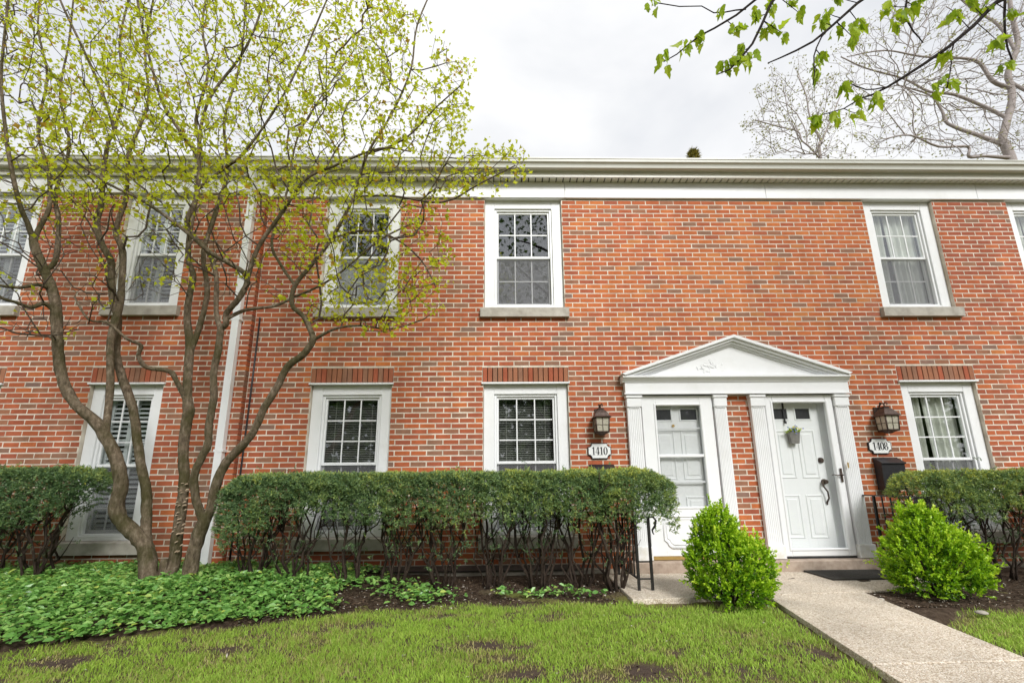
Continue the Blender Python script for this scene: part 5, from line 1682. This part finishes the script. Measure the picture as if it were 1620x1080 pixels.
tips = tree_mesh(mbA, mbB, pos, par, rad, fixed)
mbA.build('trunk', M['bark'], maple)
mbB.build('twigs', M['twig'], maple)
# a short sawn stub beside the stems
stub = on_y(257, 905, -.78)
MB().tube([stub - np.array([0, 0, .2]), stub, stub + np.array([0.0, 0, 0.13])], [0.045, 0.04, 0.036], 10, wob=0.05).build('stub', M['bark'], maple)
# shelf fungus patches on the middle stem
fm = MB()
for i in range(34):
    t = random.random() ** 1.4
    py = 760 + 120 * t + random.uniform(-4, 4)
    if 800 < py < 830 and random.random() < 0.6: continue
    pxc = np.interp(py, [754, 793, 851, 900], [292, 288, 280, 272])
    p = on_y(pxc + random.uniform(-9, 9), py, -.72 - 0.058)
    w = random.uniform(0.007, 0.018)
    fm.add([(p[0] - w, p[1] + 0.02, p[2]), (p[0] - w * .5, p[1] - 0.016, p[2] - 0.004), (p[0] + w * .5, p[1] - 0.018, p[2] - 0.004), (p[0] + w, p[1] + 0.02, p[2]),
            (p[0] - w * .9, p[1] + 0.02, p[2] + 0.012), (p[0] + w * .9, p[1] + 0.02, p[2] + 0.012)],
           [(0, 1, 2, 3), (4, 1, 0), (4, 5, 2, 1), (5, 3, 2)])
M['fungus'] = mat_noise('shelf_fungus', [(0.3, (0.30, 0.22, 0.14)), (0.7, (0.46, 0.37, 0.26))], 40, 0.8)
tag(fm.build('shelf_fungus', M['fungus'], maple), kind='stuff')
# leaves on thin twigs
cand = np.where((rad < 0.006) & (~fixed))[0]
qx, qy = np.array([proj(pos[i]) for i in cand]).T
pl = np.where(qy < 300, 0.95, np.where(qx > 440, 0.80, np.clip(1.0 - (qy - 300) / 90.0, 0.10, 0.9)))
pl *= np.where(qx < 60, 0.7, 1.0)
sel = cand[RNG.uniform(0, 1, len(cand)) < pl]
k = 5
Pl = np.repeat(pos[sel], k, 0) + RNG.normal(size=(len(sel) * k, 3)) * 0.034
Dl = RNG.normal(size=Pl.shape) * np.array([1, 1, 0.6]) + np.array([0, 0, -0.35])
Ll = 0.045 * RNG.uniform(0.55, 1.4, len(Pl))
tl = np.clip(0.52 + 0.17 * RNG.normal(size=len(Pl)) + 0.12 * np.repeat(vnoise(pos[sel][:, 0], pos[sel][:, 2], 1.3, 5), k), 0.06, 1)
tl = np.where(RNG.uniform(0, 1, len(Pl)) < 0.06, 0.02, tl)
lobed_leaves(Pl, Dl, Ll, tl, 'leaves', M['mapleleaf'], maple)
print('maple leaves', len(Pl), 'nodes', len(pos))

# ---- bare trees behind the roof
def back_tree(name, label, limbs_px, poly, Y, n, depth, mat, budsize, group, budp=0.35, rtip=0.0075):
    L0 = limb_px(limbs_px[0], lambda py: 0.65)
    base = L0[0][0]
    root = empty(name, (base[0], base[1], -0.08))
    tag(root, label, 'tree', group)
    limbs = [[(np.array([base[0], base[1], -0.2]), L0[0][1] * 1.9), (np.array([base[0], base[1], base[2] * 0.5]), L0[0][1] * 1.35)] + L0]
    limbs += [limb_px(L, lambda py: 0.72) for L in limbs_px[1:]]
    x0, y0 = np.min(poly, 0); x1, y1 = np.max(poly, 0)
    X, Yp = [], []
    while len(X) < n:
        x = RNG.uniform(x0, x1, n); y = RNG.uniform(y0, y1, n)
        ok = in_poly(x, y, poly)
        X += x[ok].tolist(); Yp += y[ok].tolist()
    att = np.array([on_y(x, y, Y + d) for x, y, d in zip(X[:n], Yp[:n], RNG.normal(size=n) * depth)])
    pos, par, rad, fixed = mst_tree(limbs, att, bf=1.6, sub=0.45, jit=0.07, rtip=rtip, e=2.3, joint=2.0)
    a, b = MB(), MB()
    tree_mesh(a, b, pos, par, rad, fixed, split=0.06)
    a.build('trunk', mat, root)
    if b.v: b.build('twigs', mat, root)
    c = np.where(rad < rtip * 2.2)[0]
    c = c[RNG.uniform(0, 1, len(c)) < budp]
    k = 3
    P = np.repeat(pos[c], k, 0) + RNG.normal(size=(len(c) * k, 3)) * 0.12
    lobed_leaves(P, RNG.normal(size=P.shape), budsize * RNG.uniform(0.6, 1.4, len(P)), RNG.uniform(0, 1, len(P)), 'buds', M['bud'], root)
T1 = [[(1598, 250, 17, 20), (1586, 225, 17, 17), (1592, 195, 17, 16), (1600, 165, 17, 15), (1600, 140, 17, 14), (1595, 115, 17, 13), (1610, 70, 17, 11), (1600, 20, 17, 9), (1590, -60, 17, 7)],
      [(1590, 252, 17, 9), (1560, 247, 16.5, 6), (1533, 248, 16, 6), (1531, 232, 16, 5), (1485, 232, 15.5, 4.5), (1440, 214, 15, 3.5), (1400, 220, 15, 2.5)],
      [(1588, 232, 17, 10), (1550, 215, 17.5, 8), (1500, 196, 18, 6.5), (1490, 175, 18, 5), (1470, 150, 18, 4), (1420, 135, 18, 3)],
      [(1592, 187, 17, 8), (1560, 170, 17.5, 7), (1510, 150, 18, 6), (1470, 145, 18, 5), (1430, 125, 18, 4), (1370, 108, 18, 3), (1330, 90, 18, 2.5)],
      [(1599, 140, 17, 9), (1570, 128, 17, 8), (1550, 100, 17, 7), (1520, 92, 17, 5), (1460, 90, 17, 4), (1400, 80, 17, 3), (1340, 90, 17, 2)],
      [(1603, 130, 17, 7), (1640, 150, 16.5, 6), (1680, 140, 16, 4)],
      [(1606, 80, 17, 7), (1580, 40, 17.5, 6), (1540, 15, 18, 5), (1500, -20, 18, 4)]]
back_tree('bare_tree', 'large spreading grey tree with budding twigs behind the roof at right', T1,
          [(1370, 250), (1330, 210), (1350, 150), (1300, 90), (1360, 40), (1420, -20), (1500, -80), (1750, -80), (1760, 250)], 17, 3000, 1.6, M['hazebark'], 0.11, 'trees beyond the roof')
T2 = [[(1298, 252, 15, 7), (1299, 225, 15, 6), (1290, 205, 15, 4.5), (1280, 180, 15, 3.5), (1275, 150, 15, 3), (1262, 120, 15, 2)],
      [(1296, 245, 15, 4), (1280, 232, 15, 3.5), (1268, 222, 15, 3.2), (1262, 208, 15, 3), (1230, 200, 15, 2.5), (1195, 190, 15, 2)],
      [(1300, 228, 15, 4), (1308, 205, 15, 3), (1318, 180, 15, 2.4), (1330, 150, 15, 2)]]
back_tree('bare_tree', 'slender budding tree rising behind the middle of the roof', T2,
          [(1165, 252), (1195, 225), (1168, 195), (1200, 170), (1185, 130), (1215, 140), (1212, 100), (1245, 120), (1262, 82), (1285, 120), (1330, 110), (1322, 160), (1350, 185), (1325, 215), (1360, 252)], 15, 620, 1.0, M['hazebark'], 0.10, 'trees beyond the roof', 0.7)

# tip of a conifer just above the gutter
con = empty('conifer_tree', tuple(np.append(on_y(1096, 240, 12)[:2], -0.08)))
tag(con, 'tip of a golden green conifer peeping above the gutter', 'tree')
tp = on_y(1096, 238, 12)
MB().tube([(tp[0], 12, -0.2), (tp[0], 12, tp[2] * 0.6), (tp[0], 12, tp[2])], [0.16, 0.10, 0.01], 8).build('trunk', M['darkbark'], con)
n = 9000
h = RNG.beta(1, 1.6, n)
hz = tp[2] - 0.05 - h * (tp[2] - 1.0)
rmax = 0.10 + h * 1.9
az = RNG.uniform(0, 2 * math.pi, n)
r_ = rmax * np.sqrt(RNG.uniform(0.15, 1, n)) * (0.75 + 0.35 * np.sin(az * 5 + hz * 6))
P = np.stack([tp[0] + r_ * np.cos(az), 12 + r_ * np.sin(az), hz], -1)
D = np.stack([np.cos(az), np.sin(az), 0.5 + 0 * az], -1) + 0.5 * RNG.normal(size=(n, 3))
diamond_leaves(P, D, RNG.uniform(0.12, 0.28, n), 0.05, RNG.uniform(0.2, 1, n), name='crown', mat=M['goldleaf'], parent=con)

# ---- tree standing out of frame at the right whose lowest boughs hang into the view
over = empty('overhanging_tree', (7.8, -6.4, -0.08))
tag(over, 'leafy boughs of a tree hanging in from the top right', 'tree')
OB = [[(1700, -60, -3.0, 22), (1575, 5, -3.0, 8), (1500, 75, -3.0, 7), (1425, 125, -2.95, 5.5), (1380, 150, -2.9, 4), (1335, 172, -2.9, 2.5), (1300, 182, -2.9, 2)],
      [(1480, -60, -3.1, 9), (1400, -30, -3.1, 7), (1357, 5, -3.1, 6), (1310, 47, -3.1, 5), (1260, 80, -3.1, 4), (1215, 100, -3.1, 2.5)],
      [(1290, -70, -3.1, 7), (1220, 5, -3.1, 6), (1190, 70, -3.1, 5), (1155, 110, -3.1, 3.5), (1135, 118, -3.1, 2)],
      [(1280, -60, -3.05, 6), (1195, 0, -3.0, 5), (1130, 45, -3.0, 4), (1090, 70, -3.0, 3), (1050, 98, -3.0, 2)],
      [(1600, -50, -2.9, 6), (1590, 0, -2.9, 5), (1590, 55, -2.9, 4), (1603, 100, -2.9, 3)],
      [(1440, -40, -3.05, 4), (1432, 20, -3.05, 4), (1445, 50, -3.05, 3), (1460, 68, -3.05, 2)],
      [(1310, 47, -3.1, 3), (1292, 75, -3.1, 3), (1288, 105, -3.1, 2.5), (1286, 135, -3.1, 2)],
      [(1510, 66, -3.0, 3), (1505, 100, -3.0, 2.5), (1498, 140, -3.0, 2)],
      [(1180, 15, -3.0, 3), (1145, 20, -3.0, 2.5), (1110, 10, -3.0, 2), (1040, 5, -3.0, 2)],
      [(1400, 138, -2.92, 3), (1370, 142, -2.9, 2.5), (1345, 132, -2.9, 2)]]
ob_limbs = [limb_px(L, lambda py: 0.75) for L in OB]
hub = np.array([6.3, -5.0, 5.9])
trunk_pts = [np.array([7.8, -6.4, -0.25]), np.array([7.75, -6.35, 1.0]), np.array([7.6, -6.1, 2.6]), np.array([7.0, -5.5, 4.4]), hub, np.array([6.4, -5.4, 7.4]), np.array([6.9, -6.4, 9.2])]
mt = MB().tube(trunk_pts, [0.26, 0.21, 0.18, 0.16, 0.13, 0.09, 0.04], 12, wob=0.05)
mt.build('trunk', M['bark'], over)
bm_ = MB()
for L in ob_limbs[:6] + [ob_limbs[8]]:
    p0, r0 = L[0]
    if L is ob_limbs[8]: continue
    mid = (p0 + hub) / 2 + np.array([0, 0, 0.25])
    bm_.tube([hub, mid, p0], [0.05, 0.03, r0], 8)
for L in ob_limbs:
    pts = [p for p, r in L]; rs = [r for p, r in L]
    P2, R2 = [], []
    for i in range(len(pts) - 1):
        for t in (0, 0.5):
            j = np.array([random.gauss(0, 0.008) for _ in range(3)]) if t else 0
            P2.append(pts[i] * (1 - t) + pts[i + 1] * t + j); R2.append(rs[i] * (1 - t) + rs[i + 1] * t)
    P2.append(pts[-1]); R2.append(rs[-1])
    bm_.tube(P2, R2, 7)
allp = np.array([p for L in ob_limbs for a, b in zip(L[:-1], L[1:]) for p in [a[0] * (1 - t) + b[0] * t for t in np.linspace(0, 1, 8)]])
def big_leaf_mesh(seed):
    """drooping five lobed leaf about 1 unit long hanging along -Z, cupped"""
    r = random.Random(seed)
    half = [(0.0, 0.0), (0.20, -0.06), (0.36, -0.22), (0.27, -0.34), (0.40, -0.56), (0.20, -0.62), (0.15, -0.80), (0.0, -1.0)]
    vs_, fs = [], []
    cup = r.uniform(0.25, 0.5); curl = r.uniform(0.1, 0.35)
    mid = []
    for s in (1, -1):
        for x, z in half[1:-1]:
            x2 = x * r.uniform(0.8, 1.15)
            vs_.append((s * x2, abs(x2) * cup - curl * z * z, z))
    rib = [(0, 0, 0), (0, -curl * 0.1, -0.33), (0, -curl * 0.42, -0.65), (0, -curl, -1.0)]
    b = len(vs_)
    vs_ += rib
    R = [0, 1, 2, 3, 4, 5]; Lh = [6, 7, 8, 9, 10, 11]
    for h, flip in ((R, False), (Lh, True)):
        f = [(b, h[0], h[1], h[2], b + 1), (b + 1, h[2], h[3], h[4], b + 2), (b + 2, h[4], h[5], b + 3)]
        fs += [tuple(reversed(q)) if flip else q for q in f]
    me = bpy.data.meshes.new('leaf')
    me.from_pydata(vs_, [], fs)
    at = me.attributes.new('tone', 'FLOAT', 'FACE')
    at.data.foreach_set('value', np.full(len(fs), r.uniform(0.1, 1.0), np.float32))
    me.materials.append(M['overleaf'])
    return me
lv = [big_leaf_mesh(i) for i in range(10)]
clusters = [(1035, 12, 3), (1142, 20, 4), (1110, 60, 4), (1085, 78, 4), (1052, 96, 4), (1165, 50, 5), (1190, 40, 6), (1215, 25, 6), (1210, 60, 6), (1232, 70, 4), (1165, 95, 4), (1155, 115, 5), (1140, 116, 3), (1178, 105, 4),
            (1245, 20, 4), (1260, 40, 4), (1290, 50, 5), (1315, 12, 4), (1300, 38, 3), (1350, 55, 6), (1340, 75, 4), (1320, 60, 3), (1290, 105, 6), (1285, 130, 4), (1300, 185, 8), (1332, 178, 2), (1345, 130, 5), (1362, 150, 3),
            (1395, 150, 6), (1365, 175, 3), (1400, 20, 6), (1420, 35, 6), (1440, 20, 5), (1412, 50, 3), (1510, 25, 5), (1495, 90, 4), (1500, 135, 6), (1480, 140, 3), (1560, 15, 5), (1580, 70, 5), (1600, 25, 4), (1608, 95, 6), (1535, 10, 5), (1450, 5, 4)]
for (cx, cyy, k) in clusters:
    k += 2
    c = on_y(cx, cyy - 8, -3.02)
    j = int(np.argmin(np.linalg.norm(allp - c, axis=1)))
    c = c + np.array([0, 0.6, 0]) * (allp[j][1] - c[1])
    bm_.tube([allp[j], (allp[j] + c) / 2 + np.array([0.01, 0, -0.01]), c], [0.0035, 0.003, 0.002], 5)
    for i in range(k):
        a = 2 * math.pi * (i + random.random() * 0.6) / k
        st = c + np.array([random.gauss(0, 0.018), random.gauss(0, 0.018), random.gauss(0, 0.012)])
        e = st + np.array([math.cos(a) * 0.032, math.sin(a) * 0.032, random.uniform(-0.015, 0.012)])
        bm_.tube([st, (st + e) / 2 + np.array([0, 0, 0.008]), e], 0.0012, 4)
        o = bpy.data.objects.new('leaf', random.choice(lv))
        o.location = e
        s = random.uniform(0.065, 0.118)
        o.scale = (s * 0.78, s, s)
        o.rotation_euler = (random.gauss(0.0, 0.35) + 0.35, random.gauss(0, 0.35), a + math.pi / 2 + random.gauss(0, 0.5))
        o.rotation_euler[0] *= 1
        link(o, over)
bm_.build('bough', M['darkbark'], over)

# upper crown of that tree and two neighbours behind the camera: the windows mirror them
def crown_cloud(root, c, r, n, leaf, mat):
    d = unit(RNG.normal(size=(n, 3)))
    rad_ = RNG.uniform(0.25, 1, n) ** 0.5
    cl = vnoise(d[:, 0] * 3 + c[0], d[:, 2] * 3 + d[:, 1] * 2, 1.5, 3)
    keep = cl + 0.5 * vnoise(d[:, 1] * 5, d[:, 2] * 5 + d[:, 0], 2.0, 6) > -0.35
    P = np.array(c) + d * rad_[:, None] * np.array(r) * (1 + 0.18 * cl)[:, None]
    P = P[keep]
    lobed_leaves(P, RNG.normal(size=P.shape) + np.array([0, 0, -0.3]), leaf * RNG.uniform(0.6, 1.4, len(P)), RNG.uniform(0, 1, len(P)), 'crown', mat, root)
crown_cloud(over, (7.2, -6.8, 9.0), (2.8, 2.4, 2.2), 1500, 0.15, M['overleaf'])
for (x, y, hh, lab) in ((-5.0, -14.0, 15.0, 'leafy tree across the lawn behind the camera on the left'), (2.5, -15.5, 16.5, 'leafy tree across the lawn directly behind the camera')):
    t = empty('shade_tree', (x, y, -0.08))
    tag(t, lab, 'tree', 'trees across the lawn')
    m = MB().tube([(x, y, -0.3), (x + 0.1, y, 2.0), (x - 0.1, y + 0.1, 4.0), (x, y, hh)], [0.24, 0.18, 0.14, 0.03], 10, wob=0.05)
    for i in range(16):
        a = i * 2.4; z = 2.6 + i * (hh - 3) / 16
        e = (x + 2.6 * math.cos(a), y + 2.6 * math.sin(a), z + random.uniform(1.0, 2.2))
        m.tube([(x, y, z), (x + 1.2 * math.cos(a), y + 1.2 * math.sin(a), z + 0.9), e], [0.07, 0.045, 0.01], 6)
    m.build('trunk', M['darkbark'], t)
    crown_cloud(t, (x, y, hh * 0.68), (5.0, 3.0, 5.0), 2400, 0.19, M['darkleaf'])

# dense belt of trees closing the far side of the lawn, seen only mirrored in the ground floor panes
n = 26000
X = RNG.uniform(-34, 34, n)
H = 8.5 + 2.2 * vnoise(X, 0 * X, 0.25, 2) + 1.2 * vnoise(X, 0 * X, 0.9, 5)
Z = H * RNG.beta(1.1, 1.0, n)
Yb = -27 + 2.4 * RNG.normal(size=n) * np.sqrt(np.clip(1 - (Z / H) ** 2, 0.05, 1))
P = np.stack([X, Yb, Z - 0.1], -1)
tb = lobed_leaves(P, RNG.normal(size=P.shape), 0.55 * RNG.uniform(0.6, 1.4, n), RNG.uniform(0, 1, n), 'tree_belt', M['darkleaf'], None)
tag(tb, 'dense wood closing the far side of the lawn behind the camera', 'wood', kind='stuff')
